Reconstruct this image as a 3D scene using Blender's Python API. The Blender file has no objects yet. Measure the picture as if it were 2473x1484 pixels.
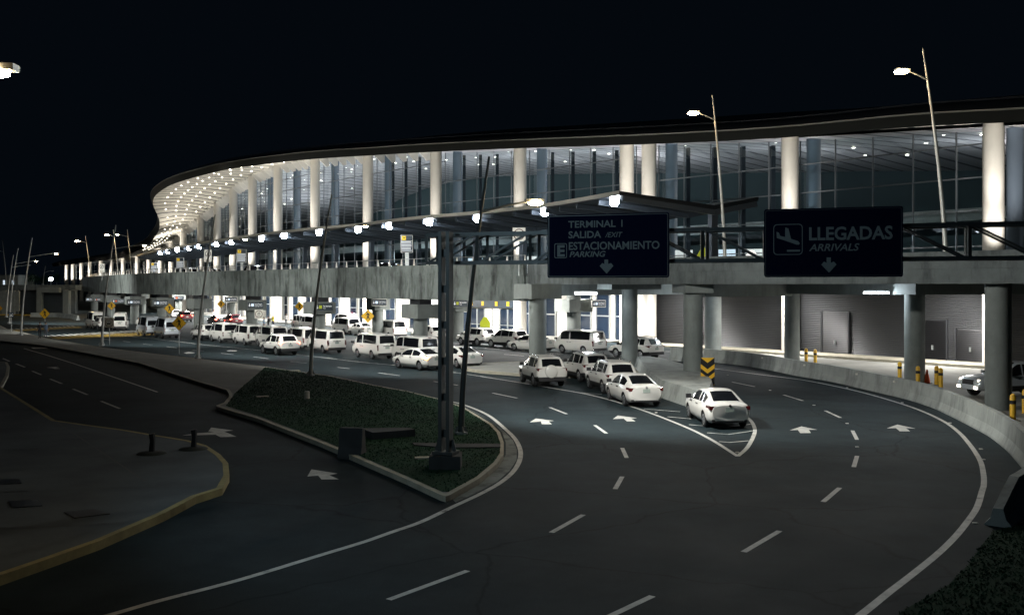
import bpy, bmesh, math, random
import numpy as np
from mathutils import Vector, Matrix
random.seed(7)
R = math.radians
SC = bpy.context.scene
COL = SC.collection

# ------------------------------------------------------------------ camera, sky, exposure
F, CX, HY, CAMZ, VW, VH = 2400.0, 1236.0, 690.0, 5.7, 2472.0, 1484.0
cam = bpy.data.cameras.new('camera')
cam.sensor_width = 36.0
cam.lens = 36.0 * F / VW
cam.shift_y = (HY - VH / 2) / VW
cam.clip_start = 0.1
cam.clip_end = 6000
co = bpy.data.objects.new('camera', cam)
COL.objects.link(co)
co.location = (0, 0, CAMZ)
co.rotation_euler = (R(90), 0, 0)
SC.camera = co

w = bpy.data.worlds.new('World')
SC.world = w
w.use_nodes = True
wn, wl = w.node_tree.nodes, w.node_tree.links
sky = wn.new('ShaderNodeTexSky')
sky.sky_type = 'NISHITA'
sky.sun_disc = False
sky.sun_elevation = R(-4)
sky.sun_rotation = R(200)
bgn = wn['Background']
tint = wn.new('ShaderNodeMixRGB')
tint.blend_type = 'MIX'
tint.inputs[0].default_value = 0.9
tint.inputs[2].default_value = (0.10, 0.19, 0.32, 1)
wl.new(sky.outputs[0], tint.inputs[1])
wl.new(tint.outputs[0], bgn.inputs[0])
bgn.inputs[1].default_value = 0.014
SC.view_settings.view_transform = 'Standard'
SC.view_settings.look = 'None'
SC.view_settings.exposure = 0.0
SC.view_settings.gamma = 1.0
SC.render.engine = 'CYCLES'
SC.cycles.use_denoising = True
SC.cycles.max_bounces = 6
SC.cycles.diffuse_bounces = 3
SC.cycles.glossy_bounces = 3
SC.cycles.transparent_max_bounces = 12
SC.cycles.sample_clamp_indirect = 4.0
SC.cycles.caustics_reflective = False
SC.cycles.caustics_refractive = False


def G(x, y, z=0.0):
    Y = F * (CAMZ - z) / (y - HY)
    return ((x - CX) * Y / F, Y, z)


def P(x, y, Y):
    return ((x - CX) * Y / F, Y, CAMZ - (y - HY) * Y / F)


# ------------------------------------------------------------------ materials
MATS = {}


def mat(name, col, rough=0.6, metal=0.0, var=0.0, scale=3.0, bump=0.0, coat=0.0, streak=0.0, stretch=(1, 1, 1), col2=None, spec=0.5):
    if name in MATS:
        return MATS[name]
    m = bpy.data.materials.new(name)
    m.use_nodes = True
    n, l = m.node_tree.nodes, m.node_tree.links
    b = n['Principled BSDF']
    b.inputs['Base Color'].default_value = (*col, 1)
    b.inputs['Roughness'].default_value = rough
    b.inputs['Metallic'].default_value = metal
    b.inputs['Specular IOR Level'].default_value = spec
    if coat:
        b.inputs['Coat Weight'].default_value = coat
        b.inputs['Coat Roughness'].default_value = 0.05
    if var or bump or streak:
        tc = n.new('ShaderNodeTexCoord')
        mp = n.new('ShaderNodeMapping')
        mp.inputs['Scale'].default_value = stretch
        l.new(tc.outputs['Object'], mp.inputs[0])
        nz = n.new('ShaderNodeTexNoise')
        nz.inputs['Scale'].default_value = scale
        nz.inputs['Detail'].default_value = 8
        nz.inputs['Roughness'].default_value = 0.65
        l.new(mp.outputs[0], nz.inputs['Vector'])
        rp = n.new('ShaderNodeValToRGB')
        rp.color_ramp.elements[0].position = 0.3
        rp.color_ramp.elements[1].position = 0.72
        c2 = col2 or tuple(min(1, c * (1 + var)) for c in col)
        rp.color_ramp.elements[0].color = (*[c * (1 - var) for c in col], 1)
        rp.color_ramp.elements[1].color = (*c2, 1)
        l.new(nz.outputs['Fac'], rp.inputs[0])
        out = rp.outputs[0]
        if streak:
            mp2 = n.new('ShaderNodeMapping')
            mp2.inputs['Scale'].default_value = (0.9, 0.9, 0.22)
            l.new(tc.outputs['Object'], mp2.inputs[0])
            nz2 = n.new('ShaderNodeTexNoise')
            nz2.inputs['Scale'].default_value = 1.3
            nz2.inputs['Detail'].default_value = 9
            nz2.inputs['Roughness'].default_value = 0.7
            l.new(mp2.outputs[0], nz2.inputs['Vector'])
            rp2 = n.new('ShaderNodeValToRGB')
            rp2.color_ramp.elements[0].position = 0.36
            rp2.color_ramp.elements[1].position = 0.52
            rp2.color_ramp.elements[0].color = (1 - streak, 1 - streak, 1 - streak, 1)
            rp2.color_ramp.elements[1].color = (1, 1, 1, 1)
            l.new(nz2.outputs['Fac'], rp2.inputs[0])
            mx = n.new('ShaderNodeMixRGB')
            mx.blend_type = 'MULTIPLY'
            mx.inputs[0].default_value = 1
            l.new(out, mx.inputs[1])
            l.new(rp2.outputs[0], mx.inputs[2])
            out = mx.outputs[0]
        l.new(out, b.inputs['Base Color'])
        if bump:
            nz3 = n.new('ShaderNodeTexNoise')
            nz3.inputs['Scale'].default_value = scale * 12
            nz3.inputs['Detail'].default_value = 4
            l.new(mp.outputs[0], nz3.inputs['Vector'])
            bp = n.new('ShaderNodeBump')
            bp.inputs['Strength'].default_value = bump
            bp.inputs['Distance'].default_value = 0.02
            l.new(nz3.outputs['Fac'], bp.inputs['Height'])
            l.new(bp.outputs[0], b.inputs['Normal'])
    MATS[name] = m
    return m


def emit(name, col, s):
    if name in MATS:
        return MATS[name]
    m = bpy.data.materials.new(name)
    m.use_nodes = True
    n, l = m.node_tree.nodes, m.node_tree.links
    b = n['Principled BSDF']
    b.inputs['Base Color'].default_value = (*[c * 0.5 for c in col], 1)
    b.inputs['Emission Color'].default_value = (*col, 1)
    b.inputs['Emission Strength'].default_value = s
    MATS[name] = m
    return m


def glassmat(name, tint, refl, rough=0.02):
    m = bpy.data.materials.new(name)
    m.use_nodes = True
    n, l = m.node_tree.nodes, m.node_tree.links
    n.remove(n['Principled BSDF'])
    tr = n.new('ShaderNodeBsdfTransparent')
    tr.inputs[0].default_value = (*tint, 1)
    gl = n.new('ShaderNodeBsdfGlossy')
    gl.inputs['Color'].default_value = (0.85, 0.92, 1, 1)
    gl.inputs['Roughness'].default_value = rough
    mx = n.new('ShaderNodeMixShader')
    mx.inputs[0].default_value = refl
    l.new(tr.outputs[0], mx.inputs[1])
    l.new(gl.outputs[0], mx.inputs[2])
    l.new(mx.outputs[0], n['Material Output'].inputs[0])
    MATS[name] = m
    return m


def slatmat(name, col, dark, period, gap):
    """slatted ceiling: dark joints across the u direction (metres) of the UV map"""
    m = bpy.data.materials.new(name)
    m.use_nodes = True
    n, l = m.node_tree.nodes, m.node_tree.links
    b = n['Principled BSDF']
    b.inputs['Roughness'].default_value = 0.45
    uv = n.new('ShaderNodeUVMap')
    sp = n.new('ShaderNodeSeparateXYZ')
    l.new(uv.outputs[0], sp.inputs[0])
    dv = n.new('ShaderNodeMath'); dv.operation = 'DIVIDE'; dv.inputs[1].default_value = period
    l.new(sp.outputs[0], dv.inputs[0])
    fr = n.new('ShaderNodeMath'); fr.operation = 'FRACT'
    l.new(dv.outputs[0], fr.inputs[0])
    lt = n.new('ShaderNodeMath'); lt.operation = 'LESS_THAN'; lt.inputs[1].default_value = gap
    l.new(fr.outputs[0], lt.inputs[0])
    mx = n.new('ShaderNodeMixRGB')
    mx.inputs[1].default_value = (*col, 1)
    mx.inputs[2].default_value = (*dark, 1)
    l.new(lt.outputs[0], mx.inputs[0])
    l.new(mx.outputs[0], b.inputs['Base Color'])
    MATS[name] = m
    return m


def asphaltmat(name, col):
    m = bpy.data.materials.new(name)
    m.use_nodes = True
    n, l = m.node_tree.nodes, m.node_tree.links
    b = n['Principled BSDF']
    b.inputs['Specular IOR Level'].default_value = 0.07
    tc = n.new('ShaderNodeTexCoord')
    def noise(sc, det, rough=.6):
        z = n.new('ShaderNodeTexNoise'); z.inputs['Scale'].default_value = sc; z.inputs['Detail'].default_value = det; z.inputs['Roughness'].default_value = rough
        l.new(tc.outputs['Object'], z.inputs['Vector']); return z.outputs['Fac']
    def ramp(f, p0, p1, c0, c1):
        r = n.new('ShaderNodeValToRGB'); r.color_ramp.elements[0].position = p0; r.color_ramp.elements[1].position = p1
        r.color_ramp.elements[0].color = (c0, c0, c0, 1); r.color_ramp.elements[1].color = (c1, c1, c1, 1); l.new(f, r.inputs[0]); return r.outputs[0]
    def mul(a, c):
        x = n.new('ShaderNodeMixRGB'); x.blend_type = 'MULTIPLY'; x.inputs[0].default_value = 1; l.new(a, x.inputs[1]); l.new(c, x.inputs[2]); return x.outputs[0]
    base = n.new('ShaderNodeRGB'); base.outputs[0].default_value = (*col, 1)
    c = mul(base.outputs[0], ramp(noise(.11, 5), .3, .7, .72, 1.3))          # large patches
    c = mul(c, ramp(noise(1.1, 7, .7), .3, .7, .8, 1.18))                     # stains
    c = mul(c, ramp(noise(38, 3), .3, .75, .7, 1.5))                          # aggregate
    vo = n.new('ShaderNodeTexVoronoi'); vo.feature = 'DISTANCE_TO_EDGE'; vo.inputs['Scale'].default_value = .14
    wp = n.new('ShaderNodeMixRGB'); wp.blend_type = 'ADD'; wp.inputs[0].default_value = .9
    nz = n.new('ShaderNodeTexNoise'); nz.inputs['Scale'].default_value = .7; nz.inputs['Detail'].default_value = 5
    l.new(tc.outputs['Object'], nz.inputs['Vector']); l.new(tc.outputs['Object'], wp.inputs[1]); l.new(nz.outputs['Color'], wp.inputs[2]); l.new(wp.outputs[0], vo.inputs['Vector'])
    c = mul(c, ramp(vo.outputs['Distance'], .001, .006, .45, 1.0))            # hairline cracks
    l.new(c, b.inputs['Base Color'])
    rr_ = n.new('ShaderNodeMapRange'); rr_.inputs[3].default_value = .6; rr_.inputs[4].default_value = .85
    l.new(noise(.35, 6), rr_.inputs[0]); l.new(rr_.outputs[0], b.inputs['Roughness'])
    bp = n.new('ShaderNodeBump'); bp.inputs['Strength'].default_value = .3; bp.inputs['Distance'].default_value = .01
    l.new(noise(55, 3), bp.inputs['Height']); l.new(bp.outputs[0], b.inputs['Normal'])
    MATS[name] = m
    return m


def wornpaint(name, col):
    m = bpy.data.materials.new(name)
    m.use_nodes = True
    n, l = m.node_tree.nodes, m.node_tree.links
    b = n['Principled BSDF']
    b.inputs['Roughness'].default_value = .6
    tc = n.new('ShaderNodeTexCoord')
    z = n.new('ShaderNodeTexNoise'); z.inputs['Scale'].default_value = 2.2; z.inputs['Detail'].default_value = 10; z.inputs['Roughness'].default_value = .75
    l.new(tc.outputs['Object'], z.inputs['Vector'])
    r = n.new('ShaderNodeValToRGB')
    r.color_ramp.elements[0].position = .33; r.color_ramp.elements[0].color = (.04, .045, .05, 1)
    r.color_ramp.elements[1].position = .62; r.color_ramp.elements[1].color = (*col, 1)
    e = r.color_ramp.elements.new(.41); e.color = (*[c * .72 for c in col], 1)
    l.new(z.outputs['Fac'], r.inputs[0]); l.new(r.outputs[0], b.inputs['Base Color'])
    MATS[name] = m
    return m


M_asphalt = asphaltmat('asphalt', (0.0185, 0.028, 0.032))
M_soil = mat('soil', (0.03, 0.035, 0.03), 0.9, var=0.3, scale=0.1)
M_paint = wornpaint('road_paint', (0.62, 0.61, 0.57))
M_yelpaint = wornpaint('yellow_paint', (0.62, 0.40, 0.06))
M_barrier = mat('barrier_concrete', (0.36, 0.38, 0.36), 0.8, var=0.2, scale=0.9, bump=0.2, streak=0.35)
M_conc = mat('concrete', (0.165, 0.188, 0.178), 0.8, var=0.42, scale=0.42, bump=0.2, streak=0.72)
M_concd = mat('concrete_dark', (0.12, 0.135, 0.135), 0.85, var=0.3, scale=0.8, bump=0.2, streak=0.5)
M_pier = mat('pier_concrete', (0.19, 0.21, 0.20), 0.75, var=0.15, scale=0.9, bump=0.1, streak=0.2)
M_pave = mat('paving', (0.27, 0.27, 0.25), 0.8, spec=0.1, var=0.2, scale=0.35, bump=0.15)
M_plaza = mat('plaza_concrete', (0.12, 0.137, 0.145), 0.75, spec=0.1, var=0.3, scale=0.3, bump=0.15)
M_kerb = mat('kerb_concrete', (0.40, 0.37, 0.29), 0.8, var=0.25, scale=1.6, bump=0.2)
M_kerby = mat('kerb_yellow', (0.36, 0.30, 0.13), 0.8, var=0.35, scale=1.3, bump=0.2)
M_grass = mat('grass_ground', (0.016, 0.046, 0.024), 0.95, spec=0.1, var=0.4, scale=0.5, bump=0.2)
M_blade = mat('grass_blade', (0.018, 0.053, 0.028), 0.7, spec=0.1, var=0.4, scale=0.8)
M_white = mat('white_render', (0.78, 0.75, 0.69), 0.6, var=0.05, scale=0.8)
M_column = mat('column_paint', (0.74, 0.70, 0.63), 0.55, var=0.05, scale=0.6)
M_fascia = mat('fascia_metal', (0.048, 0.048, 0.042), 0.4, metal=0.3)
M_trim = mat('fascia_trim', (0.40, 0.38, 0.33), 0.35, metal=0.2)
M_roof = mat('roof_membrane', (0.03, 0.033, 0.036), 0.6)
M_steel = mat('painted_steel', (0.10, 0.108, 0.108), 0.45, metal=0.6, var=0.12, scale=2)
M_galv = mat('galvanised_steel', (0.45, 0.47, 0.47), 0.4, metal=0.7, var=0.1, scale=3)
M_pole = mat('lamp_pole', (0.50, 0.50, 0.47), 0.45, metal=0.3, var=0.08, scale=3)
M_mull = mat('mullion', (0.22, 0.24, 0.26), 0.4, metal=0.5)
M_fin = mat('mullion_fin', (0.05, 0.06, 0.075), 0.5, metal=0.3)
M_teal = mat('interior_wall', (0.07, 0.115, 0.12), 0.7)
M_bulk = mat('bulkhead', (0.42, 0.44, 0.42), 0.6)
M_louvd = mat('louvre_door', (0.009, 0.009, 0.010), 0.45, metal=0.4)
M_dark = mat('dark_metal', (0.028, 0.03, 0.034), 0.5, metal=0.2)
M_canopy = mat('canopy_steel', (0.03, 0.035, 0.042), 0.35, metal=0.5)
M_canopyrib = mat('canopy_beam', (0.075, 0.09, 0.11), 0.35, metal=0.4)
M_louv = mat('louvre_metal', (0.052, 0.054, 0.057), 0.4, metal=0.4)
M_signblue = mat('sign_blue', (0.003, 0.006, 0.034), 0.7, spec=0.08)
M_signlet = mat('sign_letter', (0.34, 0.37, 0.37), 0.7, spec=0.1)
M_signyel = mat('sign_yellow', (0.80, 0.46, 0.03), 0.45)
M_weath = mat('weathered_block', (0.035, 0.037, 0.038), .85, var=.3, scale=2)
M_black = mat('black_paint', (0.012, 0.012, 0.013), 0.5)
M_signwhite = mat('sign_white', (0.78, 0.75, 0.68), 0.5)
M_signred = mat('sign_dark_red', (0.10, 0.045, 0.04), 0.5)
M_panel = mat('sign_panel_dark', (0.022, 0.035, 0.05), 0.4)
M_orange = mat('cone_orange', (0.75, 0.12, 0.03), 0.5)
M_tyre = mat('tyre', (0.014, 0.014, 0.015), 0.8)
M_rim = mat('rim_alloy', (0.52, 0.53, 0.55), 0.3, metal=0.8)
M_carwhite = mat('car_white', (0.76, 0.74, 0.70), 0.3, coat=0.7)
M_carsilver = mat('car_silver', (0.58, 0.62, 0.66), 0.3, metal=0.35, coat=0.7)
M_cardark = mat('car_dark', (0.03, 0.025, 0.028), 0.25, coat=0.8)
M_carred = mat('car_dark_red', (0.16, 0.03, 0.035), 0.25, coat=0.8)
M_carglass = mat('car_glass', (0.008, 0.009, 0.011), 0.06, spec=0.6)
M_cartrim = mat('car_trim', (0.02, 0.02, 0.022), 0.6)
M_tail = mat('tail_lamp', (0.09, 0.007, 0.009), 0.2, coat=0.6)
M_taillit = emit('tail_lamp_lit', (1.0, 0.09, 0.05), 30)
M_indlit = emit('indicator_lit', (1.0, 0.45, 0.08), 16)
M_headlit = emit('head_lamp_lit', (1.0, 0.88, 0.68), 22)
M_head = mat('head_lamp', (0.5, 0.52, 0.55), 0.15, coat=0.6)
M_plate = mat('number_plate', (0.36, 0.42, 0.38), 0.5)
M_chrome = mat('chrome', (0.6, 0.6, 0.62), 0.12, metal=1.0)
M_skin = mat('skin', (0.35, 0.20, 0.13), 0.6)
M_lamp = emit('lamp_warm', (1.0, 0.74, 0.40), 130)
M_lampc = emit('lamp_cool', (0.86, 0.93, 1.0), 90)
M_tube = emit('light_tube', (0.88, 0.95, 1.0), 22)
M_down = emit('downlight_warm', (1.0, 0.92, 0.76), 12)
M_screen = emit('screen_lit', (0.80, 0.90, 1.0), 1.3)
M_litwall = emit('lit_hall', (1.0, 0.96, 0.9), 1.0)
M_litwin = emit('lit_window', (0.75, 0.87, 1.0), 0.9)
M_signlit = emit('sign_lit_green', (0.72, 0.80, 0.03), 0.22)
M_yellit = emit('sign_lit_yellow', (0.95, 0.62, 0.02), 0.5)
M_letlit = emit('letter_lit', (0.9, 0.93, 0.95), 0.7)
M_glass = glassmat('facade_glass', (0.66, 0.75, 0.78), 0.16)
M_gwin = mat('ground_window', (0.014, 0.024, 0.042), 0.08, spec=0.6)
M_soffit = slatmat('soffit_slats', (0.70, 0.66, 0.57), (0.06, 0.058, 0.05), 3.0, 0.20)
M_ceil = slatmat('hall_ceiling_slats', (0.50, 0.495, 0.49), (0.06, 0.06, 0.065), 2.9, 0.17)


# ------------------------------------------------------------------ helpers
def setp(o, label=None, cat=None, group=None, kind=None):
    if label: o['label'] = label
    if cat: o['category'] = cat
    if group: o['group'] = group
    if kind: o['kind'] = kind
    return o


def thing(name, label, cat, loc=(0, 0, 0), rz=0.0, group=None):
    o = bpy.data.objects.new(name, None)
    o.empty_display_size = 0.2
    COL.objects.link(o)
    o.location = loc
    o.rotation_euler = (0, 0, rz)
    return setp(o, label, cat, group)


def worldloc(o):
    v = Vector((0, 0, 0))
    while o is not None:
        v += Vector(o.location)
        o = o.parent
    return v


class MB:
    def __init__(s):
        s.v, s.f, s.m, s.uv = [], [], [], {}

    def add(s, vs, fs, mi=0):
        b = len(s.v)
        s.v += [tuple(p) for p in vs]
        s.f += [tuple(i + b for i in f) for f in fs]
        s.m += [mi] * len(fs)
        return s

    def obox(s, o, ax, ay, az, mi=0):
        """box from a corner-centre frame: o centre, half-axis vectors"""
        o, ax, ay, az = map(Vector, (o, ax, ay, az))
        vs = [o + sx * ax + sy * ay + sz * az for sz in (-1, 1) for sx, sy in ((-1, -1), (1, -1), (1, 1), (-1, 1))]
        return s.add(vs, [(3, 2, 1, 0), (4, 5, 6, 7), (0, 1, 5, 4), (1, 2, 6, 5), (2, 3, 7, 6), (3, 0, 4, 7)], mi)

    def box(s, c, size, rz=0.0, mi=0):
        ca, sa = math.cos(rz), math.sin(rz)
        return s.obox(c, (size[0] / 2 * ca, size[0] / 2 * sa, 0), (-size[1] / 2 * sa, size[1] / 2 * ca, 0), (0, 0, size[2] / 2), mi)

    def beam(s, a, b, w, h, mi=0):
        """rectangular bar from a to b"""
        a, b = Vector(a), Vector(b)
        d = b - a
        up = Vector((0, 0, 1))
        if abs(d.normalized().z) > 0.99: up = Vector((0, 1, 0))
        sx = d.cross(up).normalized()
        sy = sx.cross(d).normalized()
        return s.obox((a + b) / 2, d / 2, sx * w / 2, sy * h / 2, mi)

    def prism(s, pts, z0, z1, mi=0, bottom=False):
        n = len(pts)
        a = sum(pts[i][0] * pts[(i + 1) % n][1] - pts[(i + 1) % n][0] * pts[i][1] for i in range(n))
        if a < 0: pts = pts[::-1]
        vs = [(p[0], p[1], z0) for p in pts] + [(p[0], p[1], z1) for p in pts]
        fs = [tuple(range(n, 2 * n))] + [(i, (i + 1) % n, n + (i + 1) % n, n + i) for i in range(n)]
        if bottom: fs.append(tuple(range(n - 1, -1, -1)))
        return s.add(vs, fs, mi)

    def sheet(s, pts, z, mi=0):
        n = len(pts)
        a = sum(pts[i][0] * pts[(i + 1) % n][1] - pts[(i + 1) % n][0] * pts[i][1] for i in range(n))
        if a < 0: pts = pts[::-1]
        return s.add([(p[0], p[1], z) for p in pts], [tuple(range(n))], mi)

    def band(s, pts, wd, z, mi=0):
        """flat strip of width wd along a ground polyline"""
        p = np.array([q[:2] for q in pts], float)
        t = np.gradient(p, axis=0)
        t /= np.linalg.norm(t, axis=1)[:, None]
        nn = np.c_[-t[:, 1], t[:, 0]] * wd / 2
        L, Rr = p + nn, p - nn
        for i in range(len(p) - 1):
            s.add([(*Rr[i], z), (*Rr[i + 1], z), (*L[i + 1], z), (*L[i], z)], [(0, 1, 2, 3)], mi)
        return s

    def tube(s, path, rad, n=10, caps=True, mi=0):
        path = [Vector(p) for p in path]
        if not hasattr(rad, '__len__'): rad = [rad] * len(path)
        vs, fs = [], []
        for i, p in enumerate(path):
            d = (path[min(i + 1, len(path) - 1)] - path[max(i - 1, 0)]).normalized()
            ref = Vector((0, 0, 1)) if abs(d.z) < 0.9 else Vector((0, 1, 0))
            a = d.cross(ref).normalized()
            b = a.cross(d).normalized()
            for k in range(n):
                t = 2 * math.pi * k / n
                vs.append(p + (a * math.cos(t) + b * math.sin(t)) * rad[i])
        for i in range(len(path) - 1):
            for k in range(n):
                k2 = (k + 1) % n
                fs.append((i * n + k, i * n + k2, (i + 1) * n + k2, (i + 1) * n + k))
        if caps:
            fs.append(tuple(range(n - 1, -1, -1)))
            fs.append(tuple(range((len(path) - 1) * n, len(path) * n)))
        return s.add(vs, fs, mi)

    def extrude_poly(s, pts2, frame, th, mi=0):
        """2-D outline pts2 in a frame (o, u, v, n), thickness th along n"""
        o, u, v, nn = map(Vector, frame)
        n = len(pts2)
        a = sum(pts2[i][0] * pts2[(i + 1) % n][1] - pts2[(i + 1) % n][0] * pts2[i][1] for i in range(n))
        if a < 0: pts2 = pts2[::-1]
        b0 = [o + u * p[0] + v * p[1] for p in pts2]
        vs = b0 + [p + nn * th for p in b0]
        fs = [tuple(range(n, 2 * n)), tuple(range(n - 1, -1, -1))] + [(i, (i + 1) % n, n + (i + 1) % n, n + i) for i in range(n)]
        return s.add(vs, fs, mi)

    def build(s, name, mats, parent=None, local=False, smooth=False, uvs=None):
        me = bpy.data.meshes.new(name)
        off = Vector((0, 0, 0)) if (parent is None or local) else worldloc(parent)
        me.from_pydata([(p[0] - off.x, p[1] - off.y, p[2] - off.z) for p in s.v], [], s.f)
        if not isinstance(mats, (list, tuple)): mats = [mats]
        for m in mats: me.materials.append(m)
        if len(mats) > 1:
            me.polygons.foreach_set('material_index', s.m)
        if smooth:
            me.polygons.foreach_set('use_smooth', [True] * len(me.polygons))
            try:
                me.set_sharp_from_angle(angle=R(40))
            except Exception:
                pass
        if uvs is not None:
            ul = me.uv_layers.new(name='UVMap')
            for lp in me.loops:
                ul.data[lp.index].uv = uvs[lp.vertex_index]
        me.update()
        o = bpy.data.objects.new(name, me)
        COL.objects.link(o)
        if parent is not None: o.parent = parent
        return o


def struct(o):
    o['kind'] = 'structure'
    return o


def kids(o):
    return [c for c in bpy.data.objects if c.parent == o]


def copy_tree(o, parent=None, tree=None):
    c = o.copy()
    COL.objects.link(c)
    c.parent = parent
    for ch in o.children:
        copy_tree(ch, c)
    return c


def text_mb(txt, size, frame, th=0.01, shear=0.0, align='LEFT', weight=0.0, sx=1.0):
    cu = bpy.data.curves.new('lettering', 'FONT')
    cu.body = txt
    cu.size = size
    cu.shear = shear
    cu.align_x = align
    cu.offset = weight
    cu.extrude = th / 2
    cu.resolution_u = 3
    ob = bpy.data.objects.new('lettering', cu)
    COL.objects.link(ob)
    dg = bpy.context.evaluated_depsgraph_get()
    me = bpy.data.meshes.new_from_object(ob.evaluated_get(dg))
    o, u, v, n = map(Vector, frame)
    mb = MB()
    mb.add([o + u * (p.co.x * sx) + v * p.co.y + n * (p.co.z + th / 2) for p in me.vertices], [tuple(f.vertices) for f in me.polygons])
    bpy.data.objects.remove(ob)
    bpy.data.curves.remove(cu)
    bpy.data.meshes.remove(me)
    return mb


def light(name, kind, loc, power, col, size=0.3, aim=None, angle=120, blend=0.6, parent=None):
    l = bpy.data.lights.new(name, kind)
    l.energy = power
    l.color = col
    if kind == 'SPOT':
        l.spot_size = R(angle); l.spot_blend = blend; l.shadow_soft_size = size
    elif kind == 'POINT':
        l.shadow_soft_size = size
    elif kind == 'AREA':
        if hasattr(size, '__len__'):
            l.shape = 'RECTANGLE'; l.size, l.size_y = size
        else:
            l.size = size
    o = bpy.data.objects.new(name, l)
    COL.objects.link(o)
    o.location = loc
    if aim is not None:
        o.rotation_euler = (Vector(aim) - Vector(loc)).to_track_quat('-Z', 'Y').to_euler()
    return o


def smooth_path(pts, k=6):
    """Catmull-Rom through the points"""
    p = np.array(pts, float)
    q = np.vstack([2 * p[0] - p[1], p, 2 * p[-1] - p[-2]])
    out = []
    for i in range(1, len(q) - 2):
        for t in np.linspace(0, 1, k, endpoint=False):
            a, b, c, d = q[i - 1], q[i], q[i + 1], q[i + 2]
            out.append(0.5 * ((2 * b) + (c - a) * t + (2 * a - 5 * b + 4 * c - d) * t * t + (3 * b - a - 3 * c + d) * t ** 3))
    out.append(p[-1])
    return np.array(out)


def arclen(p):
    return np.r_[0, np.cumsum(np.linalg.norm(np.diff(p, axis=0), axis=1))]


def resample(p, step):
    s = arclen(p)
    n = max(2, int(round(s[-1] / step)) + 1)
    t = np.linspace(0, s[-1], n)
    return np.c_[[np.interp(t, s, p[:, k]) for k in range(p.shape[1])]].T


def normals(p):
    t = np.gradient(p[:, :2], axis=0)
    t /= np.linalg.norm(t, axis=1)[:, None]
    return np.c_[-t[:, 1], t[:, 0]]


def inset(poly, d):
    """offset a closed ground outline inwards by d"""
    p = np.array([q[:2] for q in poly], float)
    a = 0.5 * np.sum(p[:, 0] * np.roll(p[:, 1], -1) - np.roll(p[:, 0], -1) * p[:, 1])
    e = np.roll(p, -1, 0) - p
    e /= np.linalg.norm(e, axis=1)[:, None]
    nn = np.c_[-e[:, 1], e[:, 0]] * (1 if a > 0 else -1)
    v = nn + np.roll(nn, 1, 0)
    v /= np.maximum(np.linalg.norm(v, axis=1)[:, None], 1e-6)
    k = np.clip(1 / np.maximum((v * nn).sum(1), 0.45), 1, 2.2)
    return p + v * (d * k)[:, None]


# ------------------------------------------------------------------ ground and roads
struct(MB().sheet([(-2500, -300), (2500, -300), (2500, 3500), (-2500, 3500)], -0.02).build('ground', M_soil))
road = struct(MB().sheet([(-260, -20), (150, -20), (150, 480), (-260, 480)], 0.0).build('road', M_asphalt))


def gp(pts, z=0.0):
    return [G(x, y, z) for x, y in pts]


ZM = 0.006
outer = gp([(1060, 835), (1146, 839), (1276, 848), (1321, 851), (1499, 864), (1541, 868), (1650, 880), (1725, 889.5), (1828, 903), (1938, 917), (2037, 936.5), (2115, 956), (2206, 984.5), (2271, 1013), (2310, 1039), (2339, 1070), (2365, 1109), (2374, 1143), (2375, 1169), (2371, 1184), (2358.5, 1224), (2336, 1258), (2306, 1295), (2265, 1335), (2205, 1384), (2145, 1430), (2077, 1484), (1960, 1570), (1820, 1660)])
outer = smooth_path([p[:2] for p in outer])
MB().band(outer, 0.16, ZM).build('edge_line', M_paint, road)
left_edge = gp([(250, 803), (315, 811.8), (390, 819.6), (487, 831.3), (644, 847), (732, 857.3), (865, 873), (960, 882), (1091, 898), (1223, 918), (1330, 936), (1429, 954), (1531, 983), (1640, 1024), (1712, 1058), (1781, 1101)])
MB().band(smooth_path([p[:2] for p in left_edge]), 0.15, ZM).build('edge_line', M_paint, road)
gore_r = gp([(1781, 1101), (1804, 1080), (1820, 1050), (1821, 1031), (1807, 1010), (1770, 985), (1700, 945), (1640, 915)])
MB().band(smooth_path([p[:2] for p in gore_r]), 0.15, ZM + 0.004).build('edge_line', M_paint, road)
inner = gp([(1080, 967), (1120, 977), (1177, 1001), (1220, 1035.5), (1244, 1060), (1256, 1086), (1254, 1112), (1237, 1140), (1205, 1166.5), (1157, 1193), (1097, 1221), (1017, 1259), (947, 1283.5), (877, 1308), (772, 1340), (575, 1400), (383, 1450), (268, 1483), (100, 1528)])
MB().band(smooth_path([p[:2] for p in inner]), 0.16, ZM).build('edge_line', M_paint, road)
exit_line = gp([(57.5, 841), (110, 856), (180, 878), (260, 905), (380, 946)])
MB().band([p[:2] for p in exit_line], 0.12, ZM).build('edge_line', M_paint, road)


def dash(a, b, wd=0.14, z=ZM):
    MB().band([G(*a)[:2], G(*b)[:2]], wd, z).build('lane_dash', M_paint, road)


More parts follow.
